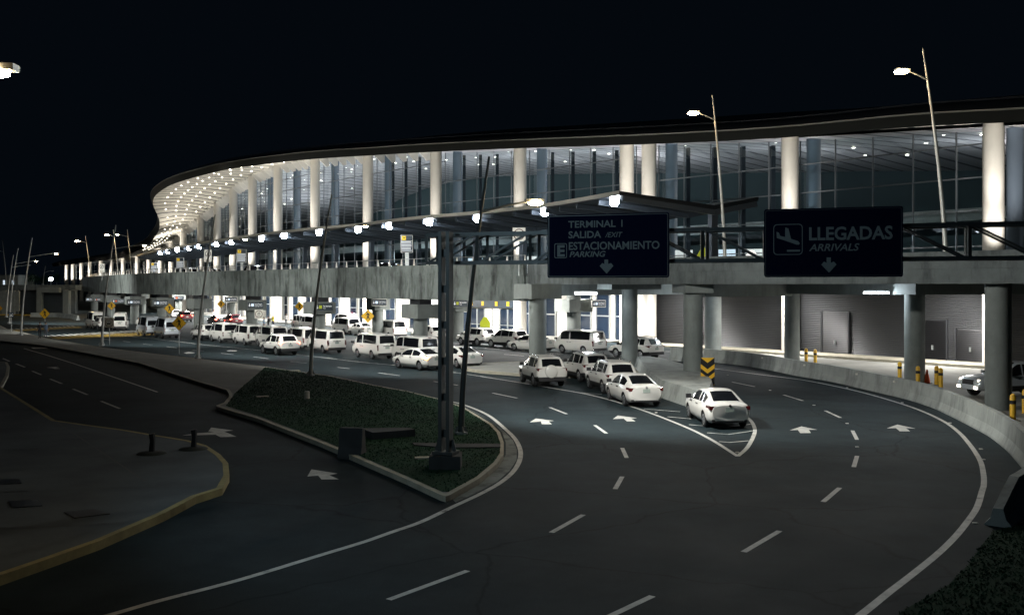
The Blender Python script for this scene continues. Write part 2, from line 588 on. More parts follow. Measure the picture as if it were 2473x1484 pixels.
for a, b in [((250, 818.3), (267, 820)), ((296.8, 823.5), (315, 825.6)), ((346, 830), (368, 832)), ((402, 836.5), (427, 839.4)), ((464.7, 844.3), (492, 847)), ((533.7, 852.6), (563.6, 855.5)), ((611.8, 861), (648, 865.5)), ((701, 872.4), (740, 876.3)), ((815, 886.4), (844, 889.5)), ((913, 899.5), (965, 906.5)), ((1047, 920.3), (1104.6, 929.6)), ((1189, 948.4), (1248, 960.6)), ((1327, 983), (1368, 999)), ((1436, 1026), (1464, 1046)), ((1502, 1081), (1513, 1105)), ((1502, 1150), (1485, 1180)), ((1408, 1242), (1331, 1285)), ((1129, 1377), (938, 1447)),
             ((1217, 855), (1265, 859)), ((1356, 865.6), (1390, 868.7)), ((1628, 898), (1664, 903)), ((1768, 922), (1822, 933)), ((1892, 953), (1938, 967)), ((1992, 991), (2029, 1008)), ((2058, 1039), (2069, 1061)), ((2069, 1100), (2061, 1127)), ((2027, 1177), (1987, 1211)), ((1882, 1281), (1795, 1332)), ((1575, 1438), (1465, 1490)),
             ((7, 865), (23, 872)), ((39, 878), (60, 886)), ((78, 895.5), (99.5, 904.5)), ((121, 914.5), (149.5, 926)), ((176, 938.5), (211, 952.5)), ((244, 968), (289, 986))]:
    dash(a, b)
for pts in [[(1554, 987), (1642, 994)], [(1611, 1006), (1668, 1011)], [(1663, 1025), (1696, 1028)], [(1707, 1044.7), (1758, 1048.6), (1814, 1040.8)], [(1736, 1066), (1762, 1068), (1808, 1064)], [(1710, 1028), (1755, 1031), (1812, 1024)], [(1156, 891), (1260, 897)], [(1188, 901.5), (1262, 906)], [(1400, 948), (1453, 952)]]:
    MB().band([G(*p)[:2] for p in pts], 0.11, ZM + 0.008).build('hatch_bar', M_paint, road)
z3 = lambda pts: [(1223.2 + .26033 * x, 708.1 + .26033 * y) for x, y in pts]
z5 = lambda pts: [(1828.4 + .26033 * x, 804.8 + .26033 * y) for x, y in pts]
for pts in [z3([(270, 1160), (440, 1182), (388, 1186), (418, 1213), (325, 1213), (318, 1188), (215, 1195)]),
            z3([(1030, 1132), (1210, 1157), (1155, 1161), (1195, 1187), (1115, 1187), (1085, 1161), (985, 1165)]),
            z5([(408, 862), (555, 893), (478, 893), (495, 923), (398, 925), (375, 895), (300, 898)]),
            z5([(1298, 845), (1468, 882), (1380, 878), (1415, 907), (1320, 907), (1285, 878), (1200, 880)]),
            [(510, 1032), (563, 1039), (541, 1041.5), (571, 1054), (532, 1055), (520, 1049), (474, 1050.5), (440, 1051), (474, 1045.5), (517, 1043), (503, 1041)],
            [(752, 1133), (815, 1143), (795, 1147), (818, 1157), (776, 1157), (768, 1148), (742, 1150)],
            [(112, 887), (143, 885), (134, 887.5), (146, 889.5), (133, 890.5), (126, 888.5)],
            [(444, 851.5), (456, 849.5), (471, 851), (466, 853), (450, 853.3)],
            [(546, 846.5), (556, 844.8), (573, 846), (569, 848), (552, 848)],
            [(75, 838.5), (115, 838.5), (115, 841), (80, 841.5)]]:
    MB().sheet(gp(pts), ZM + 0.004).build('arrow_marking', M_paint, road)

# pedestrian crossings: long yellow bars and a row of white blocks
def lerp2(a, b, t): return (a[0] + (b[0] - a[0]) * t, a[1] + (b[1] - a[1]) * t)


def crossing(q, nb, nw):
    """q: near-left, near-right, far-right, far-left in picture coordinates on the ground"""
    g = [G(*p) for p in q]
    a, b, c, d = [Vector(p) for p in g]
    mb = MB()
    for k in range(nb):
        t0, t1 = (k + 0.15) / nb * 0.55, (k + 0.75) / nb * 0.55
        p = [a.lerp(d, t0), b.lerp(c, t0), b.lerp(c, t1), a.lerp(d, t1)]
        mb.sheet([(v.x, v.y) for v in p], ZM + 0.004)
    mb.build('crossing_bars', M_yelpaint, road)
    mb = MB()
    for k in range(nw):
        s0, s1 = k / nw, (k + 0.55) / nw
        lo0, lo1 = a.lerp(d, .62), b.lerp(c, .62)
        p = [lo0.lerp(lo1, s0), lo0.lerp(lo1, s1), d.lerp(c, s1), d.lerp(c, s0)]
        mb.sheet([(v.x, v.y) for v in p], ZM + 0.004)
    mb.build('crossing_blocks', M_paint, road)


crossing([(140, 818.5), (420, 807), (322, 797), (104, 810)], 5, 16)
crossing([(42, 799), (200, 791), (180, 786), (22, 794)], 3, 14)

# ------------------------------------------------------------------ islands, plaza, kerbs
def kerb_slab(name, outline, top_mat, kerb_mat, h=0.16, kw=0.17, kname='kerb'):
    """raised slab with its own kerb ring; outline = top edge as picture points"""
    p = np.array([q[:2] for q in gp(outline, h)])
    i1 = inset(p, kw)
    slab = struct(MB().prism([tuple(q) for q in i1], 0.0, h - 0.006).build(name, top_mat))
    mb = MB()
    n = len(p)
    for i in range(n):
        j = (i + 1) % n
        mb.add([(*p[i], h), (*p[j], h), (*i1[j], h), (*i1[i], h)], [(0, 1, 2, 3)])
        mb.add([(*p[i], 0), (*p[j], 0), (*p[j], h), (*p[i], h)], [(0, 1, 2, 3)])
        mb.add([(*i1[i], h), (*i1[j], h), (*i1[j], h - .02), (*i1[i], h - .02)], [(0, 1, 2, 3)])
    kb = mb.build(kname, kerb_mat)
    bm = bmesh.new(); bm.from_mesh(kb.data); bmesh.ops.recalc_face_normals(bm, faces=bm.faces); bm.to_mesh(kb.data); bm.free()
    struct(kb)
    return slab, p, i1


median = [(-90, 771), (-40, 776), (0, 785), (17, 793.5), (52, 801), (117, 817), (234, 836.5), (359, 852), (476, 865), (560, 875.5), (644, 885.5), (720, 896), (800, 907), (904, 929), (982, 943), (1063, 962.7), (1120, 982), (1164, 1008), (1188, 1022), (1207, 1042.5), (1216, 1067), (1216, 1095), (1199, 1119), (1157, 1154), (1087, 1193), (1076, 1197), (1062, 1192.7), (982, 1156), (888, 1116), (818, 1086), (772, 1067), (700, 1040), (623, 1010), (560, 992), (524, 981), (522, 978), (541, 971), (552, 958), (553, 950), (546, 940), (479, 921), (407, 898), (335, 875.5), (259, 861), (168, 844), (96, 832), (0, 822), (-90, 815)]
med_slab, mp_, mi_ = kerb_slab('sidewalk', median, M_pave, M_kerb)
# grass over the near half of the island
lo = [(640, 886), (720, 897.5), (800, 909), (904, 931), (982, 945), (1063, 965), (1116, 984), (1158, 1010), (1181, 1024), (1199, 1044), (1207, 1067), (1207, 1093), (1191, 1116), (1150, 1150), (1082, 1187), (1068, 1187), (985, 1150), (892, 1110), (822, 1080), (776, 1061), (704, 1034), (627, 1004), (570, 987), (545, 979), (556, 966), (566, 950)]
gpts = gp(lo, 0.16)
grass = MB().sheet([p[:2] for p in gpts], 0.165).build('grass_bed', M_grass)
struct(grass)


def inpoly(x, y, poly):
    c = False
    n = len(poly)
    for i in range(n):
        x1, y1 = poly[i][:2]; x2, y2 = poly[(i + 1) % n][:2]
        if (y1 > y) != (y2 > y) and x < (x2 - x1) * (y - y1) / (y2 - y1) + x1: c = not c
    return c


def blades(poly, z, n, hmax, name, label):
    xs = [p[0] for p in poly]; ys = [p[1] for p in poly]
    vs, fs = [], []
    while len(fs) < n:
        x, y = random.uniform(min(xs), max(xs)), random.uniform(min(ys), max(ys))
        if not inpoly(x, y, poly): continue
        a = random.uniform(0, 6.28); h = random.uniform(.4, 1) * hmax; wd = random.uniform(.012, .03)
        dx, dy = math.cos(a) * wd, math.sin(a) * wd
        lx, ly = random.uniform(-.06, .06), random.uniform(-.06, .06)
        b = len(vs)
        vs += [(x - dx, y - dy, z), (x + dx, y + dy, z), (x + lx, y + ly, z + h)]
        fs.append((b, b + 1, b + 2))
    mb = MB(); mb.add(vs, fs)
    o = mb.build(name, M_blade)
    setp(o, label, 'grass', kind='stuff')
    return o


blades(gpts, 0.16, 26000, 0.06, 'grass', 'short dark green lawn covering the pointed end of the traffic island')

plaza = [(-120, 925), (-60, 922), (0, 933), (7, 936.5), (72, 976), (134, 1014), (206, 1024), (297, 1036), (374, 1049), (455, 1062), (498, 1074), (532, 1096), (551, 1117), (554, 1146), (537, 1177), (474, 1197), (398, 1237), (240, 1304.5), (96, 1355), (0, 1388), (-160, 1440), (-300, 1480)]
kerb_slab('plaza_pavement', plaza, M_plaza, M_kerby, h=0.2)
# joints and inspection covers on the plaza
def cover(q, m, name, label, z):
    o = MB().prism([p[:2] for p in gp(q, z)], z - 0.01, z + 0.012).build(name, m)
    setp(o, label, 'cover'); return o


M_cover = mat('cover_iron', (0.035, 0.05, 0.07), 0.45, metal=0.5, var=0.2, scale=4)
cover([(-20, 1157), (46, 1155), (52, 1166), (-20, 1169)], M_cover, 'inspection_cover', 'dark flush cover on the plaza pavement, farthest back by the left border', 0.2)
cover([(20, 1209), (90, 1206), (102, 1220), (30, 1225)], M_cover, 'inspection_cover', 'bluish square cover in the plaza pavement, middle one of three', 0.2)
cover([(155, 1236), (225, 1229), (265, 1240), (180, 1250)], M_dark, 'inspection_cover', 'black recessed drain cover in the plaza close to the yellow kerb', 0.2)
mbj = MB()
for a, b in [((-20, 1087), (380, 1075)), ((-20, 1188), (520, 1168)), ((-20, 1275), (300, 1262)), ((140, 1020), (350, 1160)), ((-20, 1020), (160, 1022))]:
    mbj.band([G(*a, .2)[:2], G(*b, .2)[:2]], 0.05, 0.199)
mbj.build('paving_joint', M_dark, bpy.data.objects['plaza_pavement'], local=True)
# low planted mounds with young stumps at the back of the plaza
for x, y, lab in [(366, 1094, 'bare dark stump on a low soil mound at the back of the plaza'), (467, 1083, 'short dark stub beside the round plaza kerb, nearer the exit arrow')]:
    b = G(x, y, .2)
    t = thing('plant_stump', lab, 'stump', b)
    mb = MB(); mb.tube([(b[0], b[1], .15), (b[0], b[1], .24), (b[0], b[1], .28)], [.55, .42, .12], 14)
    mb.build('soil_mound', M_soil, t, smooth=True)
    mb = MB(); mb.tube([(b[0], b[1], .25), (b[0] + .03, b[1], .6), (b[0] + .01, b[1], .85)], [.10, .09, .11], 8)
    mb.build('stump', M_dark, t, smooth=True)
# curved kerb tip at the left border
kerb_slab('sidewalk_corner', [(-160, 880), (-30, 872), (18, 874), (23, 884), (20, 905), (8, 928), (-10, 942), (-160, 950)], M_plaza, M_kerb, h=0.15)

# concrete gutter between island kerb and the white line
gut = gp([(1085, 967.5), (1120, 980), (1168, 1006), (1212, 1036), (1238, 1062), (1248, 1086), (1247, 1110), (1230, 1136), (1200, 1162), (1152, 1188), (1100, 1212), (1087, 1200), (1160, 1163), (1203, 1124), (1221, 1097), (1221, 1068), (1212, 1043), (1192, 1022), (1166, 1006), (1122, 982)])
struct(MB().sheet([p[:2] for p in gut], 0.003).build('gutter', M_conc))
# pavement in front of the building and under the viaduct
apron = gp([(1600, 848), (1710, 856), (1867, 866), (2037, 890), (2170, 915), (2290, 960), (2380, 1000), (2560, 1060), (2700, 900), (2378, 872), (2185, 862), (1828, 844)])
struct(MB().sheet([p[:2] for p in apron], 0.004).build('service_pavement', M_pave))
# grass at the bottom right
gr = gp([(2398, 1284), (2372, 1315), (2335, 1368), (2292, 1412), (2235, 1445), (2190, 1470), (2100, 1540), (2300, 1700), (2800, 1500), (2700, 1290), (2480, 1262)])
struct(MB().sheet([p[:2] for p in gr], 0.03).build('grass_verge', M_grass))
blades(gr, 0.03, 7000, 0.055, 'grass', 'sparse dark grass on the verge below the end of the concrete barrier')


# ------------------------------------------------------------------ concrete barriers
def barrier(name, line, label, h=0.95, w0=0.6, w1=0.22, mat_=M_barrier, ramp=0):
    p = np.array([q[:2] for q in line], float)
    nn = normals(p)
    prof = [(w0 / 2, 0), (w0 / 2, .08), (w1 / 2 + .07, .38), (w1 / 2, h), (-w1 / 2, h), (-w1 / 2 - .07, .38), (-w0 / 2, .08), (-w0 / 2, 0)]
    vs, fs = [], []
    k = len(prof)
    for i in range(len(p)):
        hs = 1.0 if not ramp else min(1.0, .45 + .55 * (len(p) - 1 - i) / ramp)
        for o, z in prof: vs.append((p[i, 0] + nn[i, 0] * o, p[i, 1] + nn[i, 1] * o, z * hs))
    for i in range(len(p) - 1):
        for j in range(k - 1):
            fs.append((i * k + j, i * k + j + 1, (i + 1) * k + j + 1, (i + 1) * k + j))
    fs.append(tuple(range(k))); fs.append(tuple(range((len(p) - 1) * k, len(p) * k))[::-1])
    o = MB().add(vs, fs).build(name, mat_)
    bm = bmesh.new(); bm.from_mesh(o.data); bmesh.ops.recalc_face_normals(bm, faces=bm.faces); bm.to_mesh(o.data); bm.free()
    return setp(o, label, 'barrier')


bl = gp([(1700, 872), (1800, 883), (1870, 895), (1932, 908), (2010, 921), (2089, 939), (2141, 951), (2206, 966.5), (2271, 988), (2323, 1012), (2375, 1038), (2414, 1060), (2453, 1090), (2475, 1112), (2500, 1142), (2512, 1172), (2505, 1200), (2478, 1228), (2445, 1252), (2412, 1278)])
bpath = smooth_path([(q[0] + .12, q[1] + .3) for q in bl], 5)
bar = barrier('concrete_barrier', bpath, 'long curved concrete barrier wall around the outside of the bend', ramp=6)
bs = gp([(1622, 869), (1652, 872)])
barrier('concrete_barrier', [bs[0], ((bs[0][0] + bs[1][0]) / 2, (bs[0][1] + bs[1][1]) / 2), bs[1]], 'single concrete barrier block at the start of the bend, left of the slanted pier', h=1.1)
for x, y in [(1964, 880), (2086, 900), (2230, 937), (2364, 985)]:
    pass
for k in range(10):       # reflector studs on the barrier
    i = 8 + k * 8
    if i >= len(bpath) - 2: break
    n0 = normals(bpath)[i]
    p0 = bpath[i] + n0 * (-0.17 if n0[1] > 0 else 0.17)
    mb = MB(); mb.box((p0[0], p0[1], .74), (.10, .10, .10))
    mb.build('reflector', M_signwhite, bar)
# road studs
for k, (x, y) in enumerate([(1859, 942), (1965, 978), (2045, 1022), (2069, 1079), (2045, 936), (2178, 972), (2293, 1021), (2368, 1084), (2374, 1109), (2354, 1263), (2131, 947), (1780, 1092), (1813, 1041), (1584, 996), (1757, 905)]):
    g = G(x, y)
    mb = MB(); mb.box((g[0], g[1], .012), (.11, .08, .024)); mb.build('road_stud', M_signwhite, road)

# ------------------------------------------------------------------ pier islands
kerb_slab('traffic_island', [(1112, 880), (1160, 876), (1256, 872), (1360, 874), (1440, 880), (1530, 886), (1548, 892), (1535, 900), (1440, 905), (1300, 905), (1250, 901), (1160, 894), (1118, 888)], M_pave, M_kerb, h=0.18)
isl = gp([(1530, 888), (1560, 888), (1600, 893), (1650, 908), (1708, 936), (1728, 955), (1722, 985), (1706, 996), (1688, 992), (1640, 975), (1590, 958), (1563, 938), (1540, 905)])
ip = np.array([p[:2] for p in isl])
itop = inset(ip, 0.22)
mb = MB()
n = len(ip)
a = 0.5 * np.sum(ip[:, 0] * np.roll(ip[:, 1], -1) - np.roll(ip[:, 0], -1) * ip[:, 1])
zt = .85
mb.add([(*q, zt) for q in itop], [tuple(range(n)) if a > 0 else tuple(range(n - 1, -1, -1))])
for i in range(n):
    j = (i + 1) % n
    f = (0, 1, 2, 3) if a > 0 else (3, 2, 1, 0)
    mb.add([(*ip[i], 0), (*ip[j], 0), (*itop[j], zt), (*itop[i], zt)], [f])
setp(mb.build('pier_plinth', M_barrier), 'raised concrete plinth wall around the viaduct pier behind the parked sedans', 'plinth')

# island furniture
b = G(1076, 1122, .16)
setp(MB().prism([p[:2] for p in gp([(870, 1050), (985, 1048), (1002, 1053), (900, 1061)], .16)], .16, .42).build('utility_vault', M_weath), 'low flat concrete vault with a lid in the island lawn', 'vault')
gb = [G(x, y, .16) for x, y in [(822, 1092), (878, 1094)]]
barrier('concrete_block', [gb[0], ((gb[0][0] + gb[1][0]) / 2, (gb[0][1] + gb[1][1]) / 2), gb[1]], 'dark weathered barrier block standing on the island kerb near the exit road', h=1.0, mat_=M_weath)
g = G(741, 962, .16)
mb = MB(); mb.tube([(g[0], g[1], .16), (g[0], g[1], .5), (g[0], g[1], .53)], [.13, .13, .10], 12)
setp(mb.build('marker_post', M_signwhite, None, smooth=True), 'short white round marker stub in the island lawn', 'marker')
setp(MB().prism([p[:2] for p in gp([(995, 1070), (1075, 1072), (1208, 1073), (1208, 1081), (1080, 1082), (1000, 1076)], .16)], .10, .20).build('drain_channel', M_weath), 'dark open drain channel crossing the island lawn to the kerb', 'drain')
for q, lab in [([(618, 957), (648, 956), (650, 958), (620, 959)], 'pale flush lid at the shaded far side of the lawn'), ([(1000, 1104), (1062, 1102), (1064, 1106), (1003, 1108)], 'pale flush lid beside the sign gantry footing'), ([(697, 894.5), (722, 893.8), (726, 896), (700, 896.5)], 'small pale lid by the lamp post at the lawn kerb')]:
    setp(MB().prism([p[:2] for p in gp(q, .165)], .15, .20).build('access_lid', M_kerb), lab, 'cover')

# ------------------------------------------------------------------ terminal building
Fc = np.array([(51, 50), (33.9, 70), (23.5, 84), (13.3, 96.5), (11.4, 98.7), (.9, 111), (-9.4, 123), (-19.7, 136), (-29.5, 149), (-37.9, 161), (-44.9, 172), (-51.3, 183), (-57.8, 195), (-64.8, 207), (-73.4, 222), (-82.5, 241), (-91.8, 260), (-104, 285), (-116, 308), (-129, 330), (-139, 345), (-148, 358), (-157, 370), (-165.4, 382), (-173.5, 393), (-180, 402)], float)
ZtY = [50, 66, 84, 96.5, 111, 123, 136, 149, 161, 172, 183, 195, 207, 222, 240, 262, 290, 405]
ZtZ = [15.3, 16.6, 18.2, 19.6, 21.1, 22.4, 23.6, 24.6, 25.0, 24.5, 23.4, 21.6, 19.9, 17.9, 16.2, 15.1, 14.5, 14.4]
Zt = lambda Y: np.interp(Y, ZtY, ZtZ)
FX = lambda Y: np.interp(Y, Fc[:, 1], Fc[:, 0])
terminal = thing('airport_terminal', 'long curved airport terminal with sweeping wing-like roof, white columns and glass front', 'terminal', (0, 120, 0))


def Fpt(Y, o=0.0):
    """point on the column line at depth Y pushed o metres towards the hall"""
    t = np.array([FX(Y + 2) - FX(Y - 2), 4.0]); t /= np.linalg.norm(t)
    n_ = np.array([t[1], -t[0]])            # towards the hall (right/back)
    return np.array([FX(Y), Y]) + n_ * o


colYs = [y for x, y in Fc[1:] if y < 262]
for k, (x, y) in enumerate(Fc[1:]):
    zt = float(Zt(y)) + 0.25
    mb = MB(); mb.tube([(x, y, 0), (x, y, zt - .5), (x, y, zt)], [.72, .72, .66], 28)
    mb.build('column', M_column, terminal, smooth=True)

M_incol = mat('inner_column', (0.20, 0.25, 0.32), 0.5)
for y in colYs:
    p = Fpt(y, 3.3)
    mb = MB(); mb.tube([(*p, 6.5), (*p, float(Zt(y)) + .2)], [.6, .6], 20)
    mb.build('inner_column', M_incol, terminal, smooth=True)

# eave edge (lower edge of the fascia): picture x, y, depth, matching depth on the column line
EV = [(3050, 262, 44, 50), (2760, 277, 55, 58.5), (2472, 294, 63, 66.5), (2202, 306.5, 69.5, 73), (1888, 332.6, 78.5, 82), (1609, 346.6, 87.5, 91), (1256, 358, 102, 106), (1043, 367, 113, 117), (901, 375, 122, 127), (752, 384.5, 134, 139), (648, 395.5, 144, 149), (570, 406, 151, 157), (518, 416, 158, 165), (440, 437, 166, 173), (401, 453, 176, 182), (375, 473, 187, 193), (369, 492, 194, 199), (376, 510, 200, 204), (385, 533, 206, 209), (383, 556, 213, 215.5), (370, 577, 222, 225.5), (352, 596, 233, 238), (310, 614, 255, 262), (286, 624, 290, 297), (221, 632, 350, 357), (156, 640, 395, 402), (128, 643.5, 412, 408)]
E3 = np.array([P(x, y, Y) for x, y, Y, _ in EV])
FY = np.array([e[3] for e in EV], float)
Es = smooth_path(np.c_[E3, FY], 7)
E3s, FYs = Es[:, :3], Es[:, 3]
Fin = np.array([[*Fpt(y, 0.3), Zt(y) + .25] for y in FYs])
sl = arclen(E3s)


def strip(A, B, name, m, parent, uvs=True, v0=0, v1=1):
    mb = MB(); n = len(A)
    mb.add(list(map(tuple, A)) + list(map(tuple, B)), [(i, i + 1, n + i + 1, n + i) for i in range(n - 1)])
    u = arclen(np.array(A))
    return mb.build(name, m, parent, smooth=True, uvs=[(t, v0) for t in u] + [(t, v1) for t in u])


# overhanging slatted soffit with a slight belly
rows = []
for t in np.linspace(0, 1, 7):
    r = E3s * (1 - t) + Fin * t
    r[:, 2] += -0.0 + 0.5 * math.sin(math.pi * t) * np.clip(np.linalg.norm(Fin[:, :2] - E3s[:, :2], axis=1) / 10, 0, 1)
    rows.append(r)
mb = MB(); n = len(E3s); uvs = []
for k, r in enumerate(rows):
    mb.v += [tuple(q) for q in r]
    uvs += [(s_, k) for s_ in sl]
for k in range(len(rows) - 1):
    for i in range(n - 1):
        mb.f.append((k * n + i, k * n + i + 1, (k + 1) * n + i + 1, (k + 1) * n + i)); mb.m.append(0)
soffit = mb.build('soffit', M_soffit, terminal, smooth=True, uvs=uvs)
# fascia band (slopes outwards) and trim line, then the dark roof rising behind it
nE = normals(E3s)
outw = np.where((nE * (E3s[:, :2] - Fin[:, :2])).sum(1)[:, None] > 0, nE, -nE)
hf = np.interp(E3s[:, 1], [60, 100, 160, 230, 410], [0.75, 0.75, 1.0, 1.5, 1.1])
top = E3s.copy(); top[:, 2] += hf; top[:, :2] += outw * 0.45
strip(E3s, top, 'fascia', M_fascia, terminal)
t2 = top.copy(); t2[:, 2] += .12; t2[:, :2] += outw * .02
strip(top, t2, 'fascia_trim', M_trim, terminal)
r1 = t2.copy(); r1[:, :2] -= outw * 0.5; r1[:, 2] += .25
r2 = r1.copy(); r2[:, :2] -= outw * 1.6; r2[:, 2] += .55
ctr = np.array([[*Fpt(y, 14), Zt(y) + 4.2] for y in FYs])
far = np.array([[*Fpt(y, 46), Zt(y) + 3.5] for y in FYs])
mb = MB(); n = len(t2)
for r in (t2, r1, r2, ctr, far): mb.v += [tuple(q) for q in r]
for k in range(4):
    for i in range(n - 1): mb.f.append((k * n + i, k * n + i + 1, (k + 1) * n + i + 1, (k + 1) * n + i)); mb.m.append(0)
mb.build('roof', M_roof, terminal, smooth=True)
g2 = r2.copy(); g2[:, 2] += .08; g3 = r2.copy(); g3[:, 2] += .2
strip(g2, g3, 'roof_gutter', M_dark, terminal)

# hall ceiling seen through the glass, floor slab edges, back wall
Yd = np.r_[np.arange(52, 235, 4.0), np.arange(236, 404, 12.0)]
ca = np.array([[*Fpt(y, 1.0), Zt(y) + .1] for y in Yd]); cb = np.array([[*Fpt(y, 17), Zt(y) + .6] for y in Yd]); cc = np.array([[*Fpt(y, 33), Zt(y) - .4] for y in Yd])
u = arclen(ca)
mb = MB(); n = len(Yd)
for r in (ca, cb, cc): mb.v += [tuple(q) for q in r]
for k in range(2):
    for i in range(n - 1): mb.f.append((k * n + i, k * n + i + 1, (k + 1) * n + i + 1, (k + 1) * n + i)); mb.m.append(0)
mb.build('hall_ceiling', M_ceil, terminal, smooth=True, uvs=[(a_, 0) for a_ in u] * 3)
w0 = np.array([[*Fpt(y, 33.2), 6.0] for y in Yd]); w1 = np.array([[*Fpt(y, 33.2), Zt(y)] for y in Yd])
strip(w0, w1, 'hall_back_wall', M_teal, terminal)
f0 = np.array([[*Fpt(y, 1.8), 6.45] for y in Yd]); f1 = np.array([[*Fpt(y, 33), 6.45] for y in Yd])
strip(f0, f1, 'hall_floor', M_bulk, terminal)
m0 = np.array([[*Fpt(y, 9), 11.0] for y in Yd]); m1 = np.array([[*Fpt(y, 9), 12.0] for y in Yd]); m2 = np.array([[*Fpt(y, 30), 11.0] for y in Yd])
strip(m0, m1, 'gallery_edge', M_bulk, terminal)
strip(m2, m0, 'gallery_soffit', M_teal, terminal)
x0 = np.array([[*Fpt(y, 9.3), 11.9] for y in Yd]); x1 = np.array([[*Fpt(y, 30), 11.9] for y in Yd])
strip(x0, x1, 'gallery_floor', M_teal, terminal)
# inner ranks of dark wall fins behind the glass give the blue-black vertical stripes
colY = list(Fc[1:, 1])
for k in range(len(colY) - 1):
    ya, yb = colY[k], colY[k + 1]
    if yb - ya < 4: continue
    q = [(ya, 1.5), (yb, 1.5)]
    pa, pb = Fpt(ya, 1.5), Fpt(yb, 1.5)
    za, zb = Zt(ya) - .15, Zt(yb) - .15
    mb = MB(); mb.add([(*pa, 6.5), (*pb, 6.5), (*pb, zb), (*pa, za)], [(0, 1, 2, 3)])
    gl = mb.build('glass_bay', M_glass, terminal)
    mb = MB(); nm = 5 if yb < 240 else 3
    fin = MB()
    for j in range(nm + 1):
        t = j / nm
        p_ = pa * (1 - t) + pb * t; z_ = za * (1 - t) + zb * t
        d_ = (Fpt(ya, 2.5) - pa)
        mb.beam((*(p_ - d_ * .08), 6.5), (*(p_ - d_ * .08), z_), .09, .14)
        if ya < 130 and 0 < j < nm and k > 0:
            fin.beam((*(p_ + d_ * .45), 6.5), (*(p_ + d_ * .45), z_ - .3), .35, .7)
    for zz in (8.6, 11.2, 13.6, 16.0, 18.6, 21.2, 23.0):
        if zz > min(za, zb) - .5: break
        d_ = (Fpt(ya, 2.5) - pa) * .1
        mb.beam((*(pa - d_), zz), (*(pb - d_), zz), .06, .10)
    mb.build('mullions', M_mull, gl)
    if fin.v: fin.build('glass_fins', M_fin, gl)
    # white hanging brackets above the glass
    if yb > 60:
        for j in range(1, 6 if yb < 240 else 4):
            t = j / (6 if yb < 240 else 4)
            y_ = ya * (1 - t) + yb * t
            a_, b_ = Fpt(y_, -.9), Fpt(y_, 1.2)
            z_ = float(Zt(y_)) + .1
            th = Vector((b_[0] - a_[0], b_[1] - a_[1], 0)).normalized()
            mb = MB()
            mb.extrude_poly([(0, .1), (1.9, .1), (1.9, -1.1), (1.4, -1.25), (.4, -.4)], ((*a_, z_), tuple(th), (0, 0, 1), (-th.y, th.x, 0)), .1)
            if k * 5 + j < 95 and ya > 118: mb.build('roof_bracket', M_white, terminal)

# downlights in the soffit (four rows) and in the hall ceiling
dl = MB(); dl.tube([(0, 0, 0), (0, 0, -.05)], [.125, .125], 10)
dproto = None
cnt = 0
def downlight(p):
    global dproto, cnt
    cnt += 1
    if dproto is None:
        dproto = dl.build('downlight', M_down, terminal, local=True)
        o = dproto
    else:
        o = dproto.copy(); COL.objects.link(o); o.parent = terminal
    o.location = (p[0], p[1] - 120, p[2])


for r_, (s0, s1, st) in {1: (155, 248, 4.4), 2: (150, 262, 3.4), 3: (160, 262, 3.6), 4: (152, 205, 4.0)}.items():
    yv = np.arange(s0, s1, st)
    for y in yv:
        i = np.argmin(abs(FYs - y))
        t = r_ / 5.0
        p = E3s[i] * (1 - t) + Fin[i] * t
        j = min(i + 1, len(FYs) - 1)
        # interpolate between samples
        if FYs[i] > y: i, j = i - 1, i
        f_ = (y - FYs[i]) / max(FYs[j] - FYs[i], 1e-6) if j != i else 0
        A = rows[0] * 0
        k0 = min(int(t * 6), 5); ft = t * 6 - k0
        q = lambda ii: rows[k0][ii] * (1 - ft) + rows[k0 + 1][ii] * ft
        p = q(i) * (1 - f_) + q(j) * f_
        if cnt < 98: downlight((p[0], p[1], p[2] - .03))
hl = MB()
for y in np.arange(64, 200, 4.2):
    for o_ in (6, 13, 21):
        if random.random() < .45: continue
        p = Fpt(y + random.uniform(-1, 1), o_)
        z_ = float(Zt(y)) + (.1 + .5 * o_ / 17 if o_ < 17 else .35)
        hl.tube([(p[0], p[1], z_ - .06), (p[0], p[1], z_ - .1)], [.16, .16], 8)
setp(hl.build('hall_downlights', M_down, terminal), kind='stuff')

